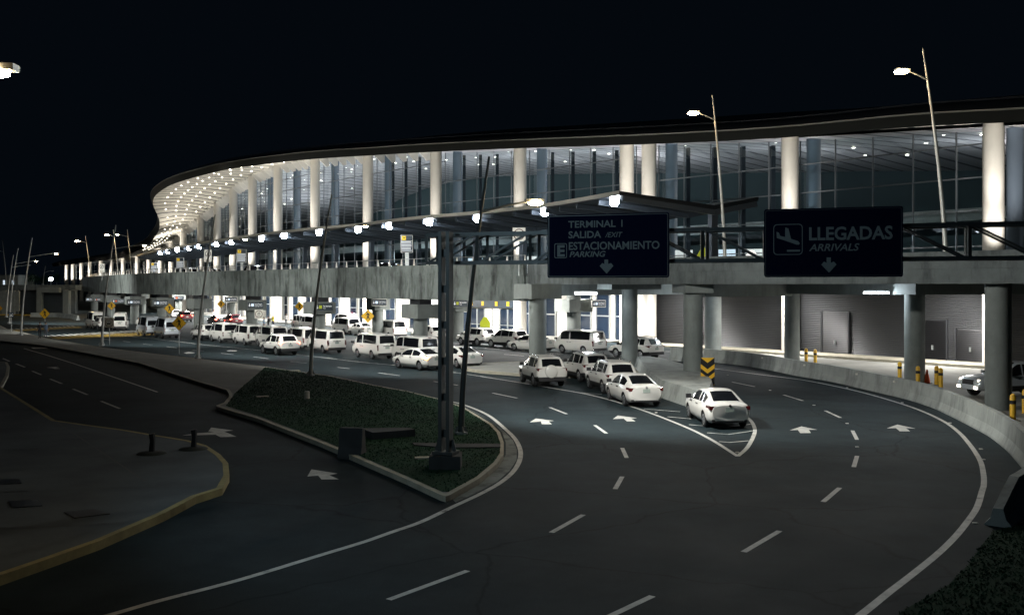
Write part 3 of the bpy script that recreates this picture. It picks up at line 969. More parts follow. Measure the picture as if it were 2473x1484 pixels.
# ground floor front: bright wall, dark windows, entrance
gfY = [y for y in colY if 96 <= y <= 262]
for k in range(len(gfY) - 1):
    ya, yb = gfY[k], gfY[k + 1]
    if yb - ya < 4: continue
    pa, pb = Fpt(ya, 2.2), Fpt(yb, 2.2)
    mb = MB(); mb.add([(*pa, 0), (*pb, 0), (*pb, 6.3), (*pa, 6.3)], [(0, 1, 2, 3)])
    wall = mb.build('ground_floor_wall', M_white, terminal)
    d_ = Vector((*(pb - pa), 0)); L = d_.length; d_.normalize()
    out_ = Vector((-d_.y, d_.x, 0))
    if out_.dot(Vector((*(Fpt(ya, 0) - pa), 0))) < 0: out_ = -out_
    ent = 110 < ya < 112
    wins = [(.10, .22), (.27, .39), (.44, .56), (.78, .93)] if not ent else [(.05, .2), (.75, .93)]
    for a0, a1 in wins:
        for z0, z1 in ((.15, 2.5), (2.62, 5.6)):
            o_ = Vector((*pa, 0)) + d_ * (L * (a0 + a1) / 2) + out_ * .05
            mb = MB(); mb.obox(o_ + Vector((0, 0, (z0 + z1) / 2)), d_ * (L * (a1 - a0) / 2), out_ * .03, (0, 0, (z1 - z0) / 2))
            mb.build('window', M_gwin, wall)
        mb = MB()
        for e in (a0, a1):
            mb.obox(Vector((*pa, 2.9)) + d_ * (L * e) + out_ * .09, d_ * .07, out_ * .07, (0, 0, 2.8))
        mb.obox(Vector((*pa, 2.56)) + d_ * (L * (a0 + a1) / 2) + out_ * .09, d_ * (L * (a1 - a0) / 2 - .07), out_ * .06, (0, 0, .06))
        mb.build('window_frame', M_galv, wall)
    if ent or 96 < ya < 98:
        c_ = Vector((*pa, 0)) + d_ * (L * .47)
        mb = MB(); mb.obox(c_ + out_ * .3 + Vector((0, 0, 3.6)), d_ * L * .27, out_ * .25, (0, 0, .45))
        hd = mb.build('entrance_header', M_panel, wall)
        for s_ in (-.8, -.3, .3, .8):
            mb = MB(); mb.obox(c_ + d_ * (L * .27 * s_) + out_ * .57 + Vector((0, 0, 3.6)), d_ * .22, out_ * .02, (0, 0, .26)); mb.build('gate_sign', M_yellit, hd)
        for q_ in range(6):
            cc_ = c_ + d_ * (L * .27 * (q_ - 2.5) / 3) + out_ * .06 + Vector((0, 0, 1.5))
            mb = MB(); mb.obox(cc_, d_ * (L * .27 / 6 - .05), out_ * .03, (0, 0, 1.5)); dl_ = mb.build('door_leaf', (M_litwall if q_ in (2, 3) else M_gwin), wall)
            mb = MB()
            for s_ in (-1, 1): mb.obox(cc_ + d_ * s_ * (L * .27 / 6 - .05) + out_ * .06, d_ * .05, out_ * .05, (0, 0, 1.5))
            mb.obox(cc_ + out_ * .06 + Vector((0, 0, -.4)), d_ * (L * .27 / 6 - .1), out_ * .03, (0, 0, .04))
            mb.build('leaf_frame', M_galv, dl_)
        mb = MB(); mb.obox(c_ + out_ * .06 + Vector((0, 0, 5.1)), d_ * L * .25, out_ * .03, (0, 0, .75)); mb.build('transom_window', M_litwin, wall)

# louvred service wall on the right, with its doors
lw = [Fpt(y, 0.9) for y in (97.6, 94, 84, 77, 70, 60, 50)]
lwp = resample(np.array(lw), 2.2)
for q in range(0, len(lwp) - 1, 8):
    seg = lwp[q:q + 9]
    if len(seg) < 2: continue
    mb = MB()
    z = .25
    a_, b_ = Vector((*seg[0], 0)), Vector((*seg[-1], 0))
    d_ = (b_ - a_).normalized(); out_ = Vector((d_.y, -d_.x, 0))
    if out_.y > 0: out_ = -out_
    while z < 6.2:
        mb.add([a_ + Vector((0, 0, z + .13)), b_ + Vector((0, 0, z + .13)), b_ + out_ * .10 + Vector((0, 0, z)), a_ + out_ * .10 + Vector((0, 0, z))], [(0, 1, 2, 3)])
        mb.add([a_ + out_ * .10 + Vector((0, 0, z)), b_ + out_ * .10 + Vector((0, 0, z)), b_ + out_ * .08 + Vector((0, 0, z - .03)), a_ + out_ * .08 + Vector((0, 0, z - .03))], [(0, 1, 2, 3)])
        z += .15
    lv = mb.build('louvre_wall', M_louv, terminal)
    mb = MB(); mb.obox((a_ + b_) / 2 - out_ * .1 + Vector((0, 0, 3.15)), (b_ - a_) / 2, out_ * .04, (0, 0, 3.05)); mb.build('backing_wall', M_dark, lv)
    mb = MB(); mb.obox((a_ + b_) / 2 + out_ * .05 + Vector((0, 0, .11)), (b_ - a_) / 2, out_ * .12, (0, 0, .11)); mb.build('wall_base', M_conc, lv)


def svc_door(px, w_, h_):
    """service door in the louvred wall, found by picture x"""
    r_ = (px - CX) / F
    best = min(np.linspace(50, 97, 400), key=lambda y: abs(Fpt(y, .9)[0] / Fpt(y, .9)[1] - r_))
    c_ = Fpt(best, .9); t_ = Fpt(best - 1, .9) - Fpt(best + 1, .9)
    d_ = Vector((*t_, 0)).normalized(); out_ = Vector((d_.y, -d_.x, 0))
    if out_.y > 0: out_ = -out_
    c_ = Vector((*c_, 0)) + out_ * .13
    mb = MB()
    for z in np.arange(.3, h_ - .1, .15):
        mb.add([c_ + d_ * s_ * w_ / 2 * .92 + out_ * o_ + Vector((0, 0, zz)) for s_, o_, zz in ((-1, 0, z + .12), (1, 0, z + .12), (1, .07, z), (-1, .07, z))], [(0, 1, 2, 3)])
    dr = mb.build('door', M_louvd, terminal)
    mb = MB()
    for s_ in (-1, 1): mb.obox(c_ + d_ * s_ * w_ / 2 + out_ * .05 + Vector((0, 0, h_ / 2)), d_ * .06, out_ * .06, (0, 0, h_ / 2))
    mb.build('door_frame', M_dark, dr)
    mb = MB(); mb.obox(c_ + d_ * w_ * .02 + out_ * .14 + Vector((0, 0, 1.1)), d_ * .07, out_ * .03, (0, 0, .17)); mb.build('door_handle', M_galv, dr)


svc_door(2018, 2.6, 3.6); svc_door(2255, 2.3, 3.2); svc_door(2345, 2.2, 2.6); svc_door(1700, 2.2, 3.0)
# kerbed walkway along the service wall
wk = [Fpt(y, .9) for y in (98, 92, 84, 77, 70, 60)]; wk2 = [Fpt(y, -2.2) for y in (98, 92, 84, 77, 70, 60)]
struct(MB().prism([tuple(p) for p in wk] + [tuple(p) for p in wk2[::-1]], 0, .2).build('walkway', M_kerb))
wk = [Fpt(y, 2.2) for y in np.arange(100, 262, 8)]; wk2 = [Fpt(y, -3.0) for y in np.arange(100, 262, 8)]
struct(MB().prism([tuple(p) for p in wk] + [tuple(p) for p in wk2[::-1]], 0, .16).build('arrivals_pavement', M_pave))

# ------------------------------------------------------------------ elevated road (viaduct)
via = thing('elevated_roadway', 'concrete viaduct carrying the upper departures road on round piers', 'viaduct', (-7.8, 84, 0))
DL = smooth_path([(.9, 75), (-7.8, 84.5), (-17.6, 97), (-30.5, 113), (-38.5, 122), (-57, 148), (-86, 199)], 5)
DRt = smooth_path([(27, 32), (23, 42), (19, 47.5), (13.5, 52), (9.3, 55.8), (5.2, 62.5), (2.0, 70), (1.2, 74.6)], 5)


def wallstrip(p, z0, z1, th, name, m, parent):
    p = np.array(p, float); nn = normals(p)
    # inwards = away from camera side
    q = p + np.where(nn[:, 1:2] > 0, nn, -nn) * th
    vs, fs = [], []
    for i in range(len(p)):
        vs += [(*p[i], z0), (*p[i], z1), (*q[i], z1), (*q[i], z0)]
    for i in range(len(p) - 1):
        b_ = i * 4
        for j in range(4):
            fs.append((b_ + j, b_ + (j + 1) % 4, b_ + 4 + (j + 1) % 4, b_ + 4 + j))
    fs += [(0, 1, 2, 3), tuple((len(p) - 1) * 4 + j for j in (3, 2, 1, 0))]
    o = MB().add(vs, fs).build(name, m, parent)
    bm = bmesh.new(); bm.from_mesh(o.data); bmesh.ops.recalc_face_normals(bm, faces=bm.faces); bm.to_mesh(o.data); bm.free()
    return o


sL = resample(DL, 13.5)
full = arclen(DL)
for i in range(len(sL) - 1):
    s0, s1 = full[-1] * i / (len(sL) - 1), full[-1] * (i + 1) / (len(sL) - 1) - .05
    ts = np.linspace(s0, s1, 5)
    seg = np.c_[np.interp(ts, full, DL[:, 0]), np.interp(ts, full, DL[:, 1])]
    wallstrip(seg, 4.55, 6.55, .9, 'girder', M_conc, via)
    nn = normals(seg); nn = np.where(nn[:, 1:2] > 0, nn, -nn)
    wallstrip(seg - nn * .04, 6.553, 7.45, .3, 'parapet', M_conc, via)
wallstrip(DRt, 5.8, 6.5, 1.0, 'girder', M_concd, via)
nn = normals(DRt); nn = np.where(nn[:, 1:2] > 0, nn, -nn)
wallstrip(DRt - nn * .05, 6.503, 7.3, .3, 'parapet', M_concd, via)
# deck slab between the edge and the building
dk = [tuple(p + [.0, .35]) for p in np.vstack([DRt, DL])]
bk = [tuple(Fpt(y, 1.3)) for y in np.arange(44, 236, 6)][::-1]
dkp = dk + [tuple(Fpt(236, 1.3))] + bk
mb = MB(); mb.prism(dkp, 5.85, 6.45, bottom=True)
mb.build('deck', M_conc, via)
# railing on the parapet
rp_ = resample(DL, 2.0)
rn = normals(rp_); rn = np.where(rn[:, 1:2] > 0, rn, -rn)
rq = rp_ + rn * .12
mb = MB(); mb.tube([(*q, 8.02) for q in rq], .035, 6); rail = mb.build('top_rail', M_galv, via)
for q in rq[:74]:
    mb = MB(); mb.tube([(*q, 7.45), (*q, 8.0)], [.10, .04], 6); mb.build('baluster', M_column, via)


def pier(px, Y, D, zt, cap=None, capz=(3.9, 4.55), rz=0.0, m=M_pier, X=None):
    x = (px - CX) * Y / F if X is None else X
    mb = MB(); mb.tube([(x, Y, 0), (x, Y, zt)], [D / 2, D / 2], 28)
    pr = mb.build('pier', m, via, smooth=True)
    if cap:
        mb = MB(); mb.box((x, Y + .2, (capz[0] + capz[1]) / 2), (cap[0], cap[1], capz[1] - capz[0]), rz)
        mb.build('pier_cap', m, pr)
    return x, Y


RZ = math.atan2(.77, -.64) - math.pi / 2
FR = R(-38)
for px, Y in [(1015, 86), (770, 99.5), (608, 114), (480, 123), (390, 136), (325, 150), (268, 170), (228, 188)]:
    pier(px, Y, 1.25, 3.45, (2.3, 2.6), (2.9, 4.1), 0.66)
    x = (px - CX) * Y / F
    mb = MB(); mb.box((x, Y + .5, 4.33), (1.2, 1.5, .44), 0.66); mb.build('bearing', M_dark, via)
for px, Y in [(912, 108), (1105, 102), (558, 152), (431, 186), (345, 205)]:
    pier(px, Y, 1.2, 5.84, (1.9, 1.9), (3.1, 4.5), 0.66)
pier(1298, 66, 1.15, 5.0, (2.3, 2.4), (4.85, 5.83), 0.5)
pier(1520, 69.6, 1.13, 5.5, (4.2, 1.8), (5.45, 5.84), 0.5)
pier(1673, 57, 1.1, 5.35, (1.65, 2.4), (5.3, 6.48), 0.15)
pier(1721, 84.8, 1.42, 5.84)
pier(1912, 76, 1.15, 5.84)
pier(2208, 58.5, 1.15, 5.3, (1.3, 2.0), (5.2, 6.0), 0.3)
pier(2410, 46, 1.15, 5.84)
pier(1385, 96, 1.35, 5.84, (3.0, 2.2), (3.2, 4.4), 0.66)
# transverse beams under the right-hand deck
for a_, b_, w_, z0, z1 in [((1690, 68), (1905, 76), .9, 4.95, 5.84), ((1912, 75), (2190, 63), .9, 5.1, 5.84), ((2208, 58), (2520, 58), 1.0, 5.2, 5.84), ((1310, 71), (1640, 84), .9, 5.0, 5.84)]:
    A_, B_ = ((a_[0] - CX) * a_[1] / F, a_[1]), ((b_[0] - CX) * b_[1] / F, b_[1])
    mb = MB(); mb.beam((*A_, (z0 + z1) / 2), (*B_, (z0 + z1) / 2), w_, z1 - z0 - .006); mb.build('cross_beam', M_pier, via)
# tube lights under the deck
for px, py, Y, ln in [(1413, 697, 68, 1.6), (2108, 687, 60, 1.6), (1700, 700, 80, 1.4)]:
    p = P(px, py, Y)
    t = thing('tube_light', {1413: 'lit white tube lamp under the deck left of the wide blue sign post', 2108: 'lit white tube lamp under the deck below the arrivals sign', 1700: 'lit white tube lamp under the deck behind the chevron pier'}[px], 'lamp', (p[0], p[1], 5.1 if px != 2108 else 5.2))
    z_ = t.location.z
    mb = MB(); mb.box((p[0], p[1] - .5, z_ + .2), (ln, .25, .10)); mb.build('housing', M_galv, t)
    mb = MB(); mb.tube([(p[0] - ln / 2 + .05, p[1] - .5, z_ + .09), (p[0] + ln / 2 - .05, p[1] - .5, z_ + .09)], .06, 8); mb.build('tube', M_tube, t)
    light('tube_glow', 'POINT', (p[0], p[1] - .5, z_ - .15), 330, (.80, .90, 1.0), .3)

# ------------------------------------------------------------------ drop-off canopy
can = thing('dropoff_canopy', 'long dark gull-wing canopy with downlights over the upper drop-off road', 'canopy', (7.2, 67, 6.45))
cpx = [(1496, 461), (1315, 492), (1153, 510), (1036, 520), (940, 530), (864, 540), (770, 548), (661, 559.5), (518, 579), (388, 601), (330, 616)]
CZ = 12.07
cl = []
for x, y in cpx:
    Y = (CZ - CAMZ) * F / (HY - y); cl.append(((x - CX) * Y / F, Y))
cl = smooth_path(cl, 6)
cn = normals(cl); cn = np.where(cn[:, 0:1] > 0, cn, -cn)
cross = [(0, CZ), (0, CZ - .28), (7.6, 11.05), (11.4, CZ - .28), (11.4, CZ), (7.6, 11.35)]
vs, fs = [], []
for i in range(len(cl)):
    for o_, z_ in cross: vs.append((*(cl[i] + cn[i] * o_), z_))
k = len(cross)
for i in range(len(cl) - 1):
    for j in range(k): fs.append((i * k + j, i * k + (j + 1) % k, (i + 1) * k + (j + 1) % k, (i + 1) * k + j))
fs.append(tuple(range(k))); fs.append(tuple(range((len(cl) - 1) * k, len(cl) * k))[::-1])
cr = MB().add(vs, fs).build('roof', M_canopy, can)
bm = bmesh.new(); bm.from_mesh(cr.data); bmesh.ops.recalc_face_normals(bm, faces=bm.faces); bm.to_mesh(cr.data); bm.free()
e0 = np.array([[*(c - n_ * .03), CZ - .26] for c, n_ in zip(cl, cn)]); e1 = e0.copy(); e1[:, 2] = CZ + .03
strip(e0, e1, 'edge_trim', M_trim, can)
rb = resample(np.c_[cl, cn * 50], 3.6)
for q in rb[:60]:
    c_, n_ = q[:2], q[2:] / np.linalg.norm(q[2:])
    mb = MB()
    mb.beam((*(c_ + n_ * .3), CZ - .50), (*(c_ + n_ * 7.6), 10.85), .22, .36)
    mb.beam((*(c_ + n_ * 7.65), 10.85), (*(c_ + n_ * 11.2), CZ - .52), .22, .36)
    mb.build('beam', M_canopyrib, can)
for q in resample(np.c_[cl, cn * 50], 10.5)[:22]:
    c_, n_ = q[:2], q[2:] / np.linalg.norm(q[2:])
    c2 = c_ + n_ * 7.6
    if c2[1] < 72: c2 = c2 + np.array([0, .5])
    mb = MB(); mb.box((*c2, 8.75), (.5, .5, 4.6), math.atan2(n_[1], n_[0])); mb.build('post', M_canopyrib, can)
clY = cl[:, 1]
def canopy_at(px, o_):
    r_ = (px - CX) / F
    pts = cl + cn * o_
    rr = pts[:, 0] / pts[:, 1]
    i = int(np.argmin(abs(rr - r_)))
    return pts[i] + (pts[min(i + 1, len(pts) - 1)] - pts[max(i - 1, 0)]) * 0, i
for k, px in enumerate([1483, 1315, 1153, 1036, 940, 864, 770, 686, 631, 559, 523, 481, 457, 428, 405, 388]):
    rr = (cl[:, 0] + cn[:, 0] * .55) / (cl[:, 1] + cn[:, 1] * .55)
    r_ = (px - CX) / F
    xx = np.interp(-r_, -rr, cl[:, 0] + cn[:, 0] * .55); yy = np.interp(-r_, -rr, cl[:, 1] + cn[:, 1] * .55)
    mb = MB(); mb.tube([(xx, yy, CZ - .30), (xx, yy, CZ - .72), (xx, yy, CZ - .86)], [.30, .30, .20], 12); mb.build('spotlight', M_lampc, can)
    light('canopy_glow', 'SPOT', (xx, yy, CZ - .98), 900 if k < 9 else 700, (.86, .93, 1.0), .2, (xx + 1.2, yy + 1, 6), 150, .8)

# ------------------------------------------------------------------ uplights and hall lights
for k, (x, y) in enumerate(Fc[1:]):
    if y > 410: continue
    o_ = Fpt(y, -3.6)
    q = o_ + (Fpt(y - 2, -3.6) - o_) / 2 * 1.6
    zt = float(Zt(y))
    # two ground-recessed uplights per column: one washes the lower shaft, one the upper
    light('column_uplight', 'SPOT', (q[0], q[1], 6.7), (2600 + 95 * zt) * (.85 if y < 100 else 1.0), (1.0, .965, .90), .15, (x, y, zt * .5 + 4.5), 64, .9)
    light('column_uplight', 'SPOT', (q[0], q[1], 6.7), (2600 + 95 * zt) * (1.2 if y < 100 else 1.2), (1.0, .965, .90), .15, (x, y, zt - .5), 30, .9)
for y in (150, 162, 174, 186, 198, 210, 224):
    o_ = Fpt(y, -4.5)
    i = np.argmin(abs(FYs - y)); m_ = (E3s[i] + Fin[i]) / 2
    light('soffit_uplight', 'SPOT', (o_[0], o_[1], 12.3), 3000, (1.0, .95, .86), .3, (m_[0], m_[1], m_[2]), 120, .9)
for y in (76, 92, 108, 124, 140, 156, 172, 188):
    o_ = Fpt(y, 14)
    light('hall_uplight', 'AREA', (o_[0], o_[1], 13.0), 700 if y < 100 else 1900, (.95, .92, .98), 5.0, (o_[0], o_[1] + .1, 30))
for y in (88, 100, 112, 124, 136, 150):
    o_ = Fpt(y, 6)
    light('hall_light', 'POINT', (o_[0], o_[1], 9.8), 420, (.82, .92, 1.0), .6)
# arrivals kerb lights under the deck
for y in (101, 112, 123, 134, 146, 158, 172, 188, 206):
    o_ = Fpt(y, -3.2)
    light('arrivals_ceiling_light', 'AREA', (o_[0], o_[1], 5.7), 3600, (1.0, .97, .92), 2.2, (o_[0], o_[1], 0))
for y in (101, 112, 123, 134, 146, 158, 172, 188):
    o_ = Fpt(y, -10.5)
    light('arrivals_ceiling_light', 'AREA', (o_[0], o_[1], 5.7), 1900, (1.0, .97, .92), 2.0, (o_[0], o_[1], 0))
for y in (62, 72, 83, 93):
    o_ = Fpt(y, -2.4)
    light('service_wall_light', 'AREA', (o_[0], o_[1], 5.7), 1350, (1.0, .97, .93), 1.6, (o_[0], o_[1], 0))

# ------------------------------------------------------------------ street lamps
def lamp(base, h, lean, arm, lit, label, power=0, group='street lamps along the roads', col=(1, .74, .42), armz=.80, emat=None, armlen=2.5, dark=False, aim=None, cone=164, lens_r=.15):
    x, y, z = base
    t = thing('street_lamp', label, 'street lamp', base, 0, group)
    pts = [(x + lean[0] * (s_ ** 1.5), y + lean[1] * (s_ ** 1.5), z + h * s_) for s_ in np.linspace(0, 1, 14)]
    mb = MB(); mb.tube(pts, list(np.linspace(.12, .045, 14)), 12); mb.build('pole', M_steel if dark else M_pole, t, smooth=True)
    mb = MB(); mb.tube([(x, y, z), (x, y, z + .08)], [.24, .24], 12)
    for k in range(4):
        a_ = k * math.pi / 2 + .4
        mb.beam((x + math.cos(a_) * .12, y + math.sin(a_) * .12, z + .28), (x + math.cos(a_) * .23, y + math.sin(a_) * .23, z + .08), .03, .1)
    mb.build('base_plate', M_galv, t)
    s_ = armz
    a0 = Vector((x + lean[0] * s_ ** 1.5, y + lean[1] * s_ ** 1.5, z + h * s_))
    ad = Vector((arm[0], arm[1], 0)).normalized()
    a1 = a0 + ad * armlen + Vector((0, 0, .42))
    mb = MB(); mb.tube([a0, a0.lerp(a1, .5) + Vector((0, 0, .02)), a1], [.045, .04, .035], 8); ao = mb.build('arm', M_pole, t, smooth=True)
    mb = MB()
    sd = Vector((-ad.y, ad.x, 0))
    mb.obox(a1 + ad * .3 + Vector((0, 0, .03)), ad * .36, sd * .14, (0, 0, .06))
    hd = mb.build('lamp_head', M_galv, t)
    mb = MB(); mb.tube([a1 + ad * .34 + Vector((0, 0, -.03)), a1 + ad * .34 + Vector((0, 0, -.10)), a1 + ad * .34 + Vector((0, 0, -.14))], [lens_r, lens_r * .95, lens_r * .4], 14)
    mb.build('lens', (emat or M_lamp) if lit else M_head, hd)
    if power:
        light('street_lamp_glow', 'SPOT', tuple(a1 + ad * .34 + Vector((0, 0, -.32))), power, col, .2, tuple(a1 + ad * .6 + Vector((0, 0, -8))) if aim is None else aim, cone, .55)
    return t


WARM = (.97, .98, .93)
lamp(G(1113, 1047, .16), 10.4, (1.05, .2), (1, .2), True, 'curved lamp post in the lawn just behind the sign gantry, its lamp lit', 8500, dark=True, armlen=1.75, col=WARM, aim=(11, 50, 1), cone=128, lens_r=.28)
lamp(G(750, 907, .16), 11.2, (1.25, .3), (.77, .64), True, 'curved lamp post at the far kerb of the lawn, in front of the parked vans', 6800, col=WARM, aim=(-3.0, 78, 0), cone=150)
lamp(G(478, 865, .16), 11.0, (1.22, .3), (.77, .64), True, 'curved lamp post on the paved median beside the large crossing sign', 6800, col=WARM, aim=(-14, 93, 0), cone=150)
lamp(G(246, 834, .16), 11.2, (1.18, .3), (.95, .3), True, 'curved lamp post on the median next to the bus sign, arm to the right', 6800, col=WARM, aim=(-30, 110, 0), cone=150)
lamp(G(51, 809, .16), 11.0, (1.1, .3), (1, .2), True, 'curved lamp post left of the two people on the median', 6800, col=WARM, aim=(-47, 135, 0), cone=150)
lamp((-73.8, 146, .16), 11.0, (1.1, .3), (1, .2), True, 'far lamp post at the left border with its lamp lit', 9000, col=WARM, aim=(-62, 162, 0), cone=150)
lamp((-89.5, 176, .16), 11.0, (1.1, .3), (1, .2), False, 'farthest small lamp post at the left border, unlit')
lamp((-9.9 - 2.1, 17.4, .2), 11.15, (1.1, .2), (1, .05), True, 'near lamp at the upper left, its post outside the picture', 1150, col=(.55, .82, 1.0), armlen=1.75, lens_r=.2, aim=(4, 28, 4.5), cone=126)
lamp(tuple([*G(1, 1, 0)[:0], 13.3, 62.0, 6.45]), 11.1, (-.85, -.2), (-1, -.2), True, 'pale lamp post on the upper road behind the wide exit sign, lit', 3600, armz=.86, armlen=1.1, col=WARM, aim=(12, 46, 0), cone=125, lens_r=.34)
lamp((21.4, 49.0, 6.45), 10.9, (-1.2, -.1), (-1, -.1), True, 'pale tall lamp post on the upper road above the arrivals sign, lit', 3600, armz=.86, armlen=1.0, col=WARM, aim=(16, 34, 0), cone=125, lens_r=.34)
lamp((-89.0, 210, 6.45), 9.9, (-1.1, 0), (-1, -.3), True, 'brightest far lamp post on the upper road before the low wing of the terminal', 3000, armz=.84, armlen=1.5, lens_r=.5)
lamp((-71.3, 180, 6.45), 9.4, (-.9, 0), (-1, -.3), True, 'lit lamp post crossing behind the bus sign lamp post', 2500, armz=.86, armlen=.9, lens_r=.36)
lamp((-76.5, 200, 6.45), 10.6, (-.9, 0), (-1, -.3), True, 'lamp post right where the curled roof edge meets the low wing, lit small lamp', 2000, armz=.86, armlen=1.7, lens_r=.26)
lamp((-117, 230, 6.0), 10.0, (-.9, 0), (-1, -.2), False, 'leaning unlit lamp post above the pale hut at the far left', armz=.76, armlen=2.5)
lamp((-113.2, 240, 5.9), 4.6, (.6, 0), (1, .1), False, 'short unlit lamp post on the overpass beside the bright floodlight', armz=.65, armlen=1.4)

# ------------------------------------------------------------------ sign gantry and the two big signs
pb_ = G(1076, 1127, .16)
gan = thing('sign_gantry', 'grey steel sign gantry with double post and long lattice truss across the lanes', 'gantry', (pb_[0], pb_[1], .16))
TL = Vector((P(1043, 600, 31.6)[0], 31.6, 0)); TR = Vector((P(2700, 600, 25.0)[0], 25.0, 0))
td = (TR - TL).normalized(); tn = Vector((-td.y, td.x, 0)); tn = tn if tn.y > 0 else -tn
zl, zh = 6.42, 7.30
mb = MB(); mb.box((pb_[0], pb_[1], .36), (.95, .95, .4)); mb.build('footing', M_weath, gan)
for s_ in (-1, 1):
    mb = MB()
    c_ = Vector((pb_[0], pb_[1], 0)) + td * .13 * s_
    mb.obox(c_ + Vector((0, 0, 3.95)), td * .055, tn * .16, (0, 0, 3.4)); mb.build('post', M_steel, gan)
mb = MB()
for z in np.arange(1.2, 7, 1.1): mb.obox((pb_[0], pb_[1], z), td * .073, tn * .02, (0, 0, .12))
mb.obox((pb_[0], pb_[1], .62), td * .34, tn * .28, (0, 0, .04))
for s_ in (-1, 1):
    mb.beam((pb_[0] + td.x * .3 * s_, pb_[1] + td.y * .3 * s_, .66), (pb_[0] + td.x * .2 * s_, pb_[1] + td.y * .2 * s_, 1.0), .03, .12)
mb.build('post_plates', M_steel, gan)
for o_ in (-.42, .42):
    for z in (zl, zh):
        mb = MB(); mb.beam(TL + tn * o_ + Vector((0, 0, z)), TR + tn * o_ + Vector((0, 0, z)), .10, .10); mb.build('chord', M_steel, gan)
LT = (TR - TL).length
nb = 11
for k in range(nb + 1):
    t = k / nb
    c_ = TL.lerp(TR, t)
    mb = MB()
    for o_ in (-.42, .42):
        mb.beam(c_ + tn * o_ + Vector((0, 0, zl + .05)), c_ + tn * o_ + Vector((0, 0, zh - .05)), .09, .09)
        if k < nb:
            c2 = TL.lerp(TR, (k + 1) / nb)
            zz = (zl, zh) if c_.x < 3.5 else (zh, zl)
            mb.beam(c_ + td * .06 + tn * o_ + Vector((0, 0, zz[0])), c2 - td * .06 + tn * o_ + Vector((0, 0, zz[1])), .07, .06)
    for z in (zl, zh): mb.beam(c_ - tn * .37 + Vector((0, 0, z)), c_ + tn * .37 + Vector((0, 0, z)), .06, .06)
    mb.build('lattice', M_steel, gan)

signs = {}
def bigsign(px0, px1, label):
    """board hung on the front chord, between two picture x positions"""
    def at(px):
        r_ = (px - CX) / F
        a = TL - tn * .62
        t = (r_ * a.y - a.x) / (td.x - r_ * td.y)
        return a + td * t
    A, B = at(px0), at(px1)
    z0, z1 = 5.94, 7.80
    t = thing('overhead_sign', label, 'road sign', ((A.x + B.x) / 2, (A.y + B.y) / 2, z0))
    W = (B - A).length
    out = -tn
    o = A + Vector((0, 0, z0))
    fr = (o, td, Vector((0, 0, 1)), out)
    def rr(x0, y0, x1, y1, r):
        pts = []
        for cx_, cy_, a0 in ((x1 - r, y1 - r, 0), (x0 + r, y1 - r, 90), (x0 + r, y0 + r, 180), (x1 - r, y0 + r, 270)):
            for k in range(5): pts.append((cx_ + r * math.cos(R(a0 + k * 22.5)), cy_ + r * math.sin(R(a0 + k * 22.5))))
        return pts
    mb = MB(); mb.extrude_poly(rr(0, 0, W, z1 - z0, .06), fr, .05); mb.build('board', M_signblue, t)
    fo = (o + out * .052, td, Vector((0, 0, 1)), out)
    def ring(a, b, m, name):
        n = len(a)
        mb = MB()
        for i in range(n):
            j = (i + 1) % n
            mb.add([fo[0] + td * p[0] + Vector((0, 0, p[1])) for p in (a[i], a[j], b[j], b[i])], [(0, 1, 2, 3)])
        mb.build(name, m, t)
    H_ = z1 - z0
    ring(rr(.03, .03, W - .03, H_ - .03, .05), rr(.05, .05, W - .05, H_ - .05, .04), M_steel, 'border')
    return t, W, H_, fo, rr, ring


t, W, H_, fo, rr, ring = bigsign(1845, 2180, 'dark blue overhead sign with plane symbol reading LLEGADAS ARRIVALS')
sx = W / 1290.; sy = H_ / 612.
mp = lambda x, y: ((x - 62) * sx, (848 - y) * sy)
def poly_on(pts, name, m=M_signlet, par=None):
    mb = MB(); mb.extrude_poly([mp(*p) for p in pts], fo, .006); return mb.build(name, m, par or t)
a, b = mp(152, 648), mp(432, 372)
ring(rr(*a, *b, .10), rr(a[0] + .02, a[1] + .02, b[0] - .02, b[1] - .02, .085), M_signlet, 'symbol_frame')
poly_on([(183, 440), (205, 447), (218, 477), (265, 488), (267, 402), (297, 412), (322, 505), (390, 527), (405, 545), (398, 558), (375, 558), (300, 532), (185, 495)], 'plane_symbol')
poly_on([(282, 603), (408, 603), (408, 620), (282, 620)], 'runway_symbol')
poly_on([(657, 675), (697, 675), (697, 722), (725, 712), (750, 738), (680, 810), (607, 738), (633, 712), (657, 722)], 'arrow')
def sign_text(txt, x, y, hpx, wpx, shear=0.0, weight=.006):
    p = mp(x, y)
    size = hpx * sy / .70
    m_ = text_mb(txt, size, (fo[0] + td * p[0] + Vector((0, 0, p[1])), td, (0, 0, 1), fo[3]), .006, shear, weight=weight)
    # fit the width
    us = [(Vector(v) - fo[0]).dot(td) - p[0] for v in m_.v]
    k = wpx * sx / max(us)
    m_.v = [tuple(Vector(v) + td * (u_ * (k - 1))) for v, u_ in zip(m_.v, us)]
    m_.build('lettering', M_signlet, t)
sign_text('LLEGADAS', 485, 518, 112, 775, 0, .012)
sign_text('ARRIVALS', 495, 616, 62, 465, .25, .004)

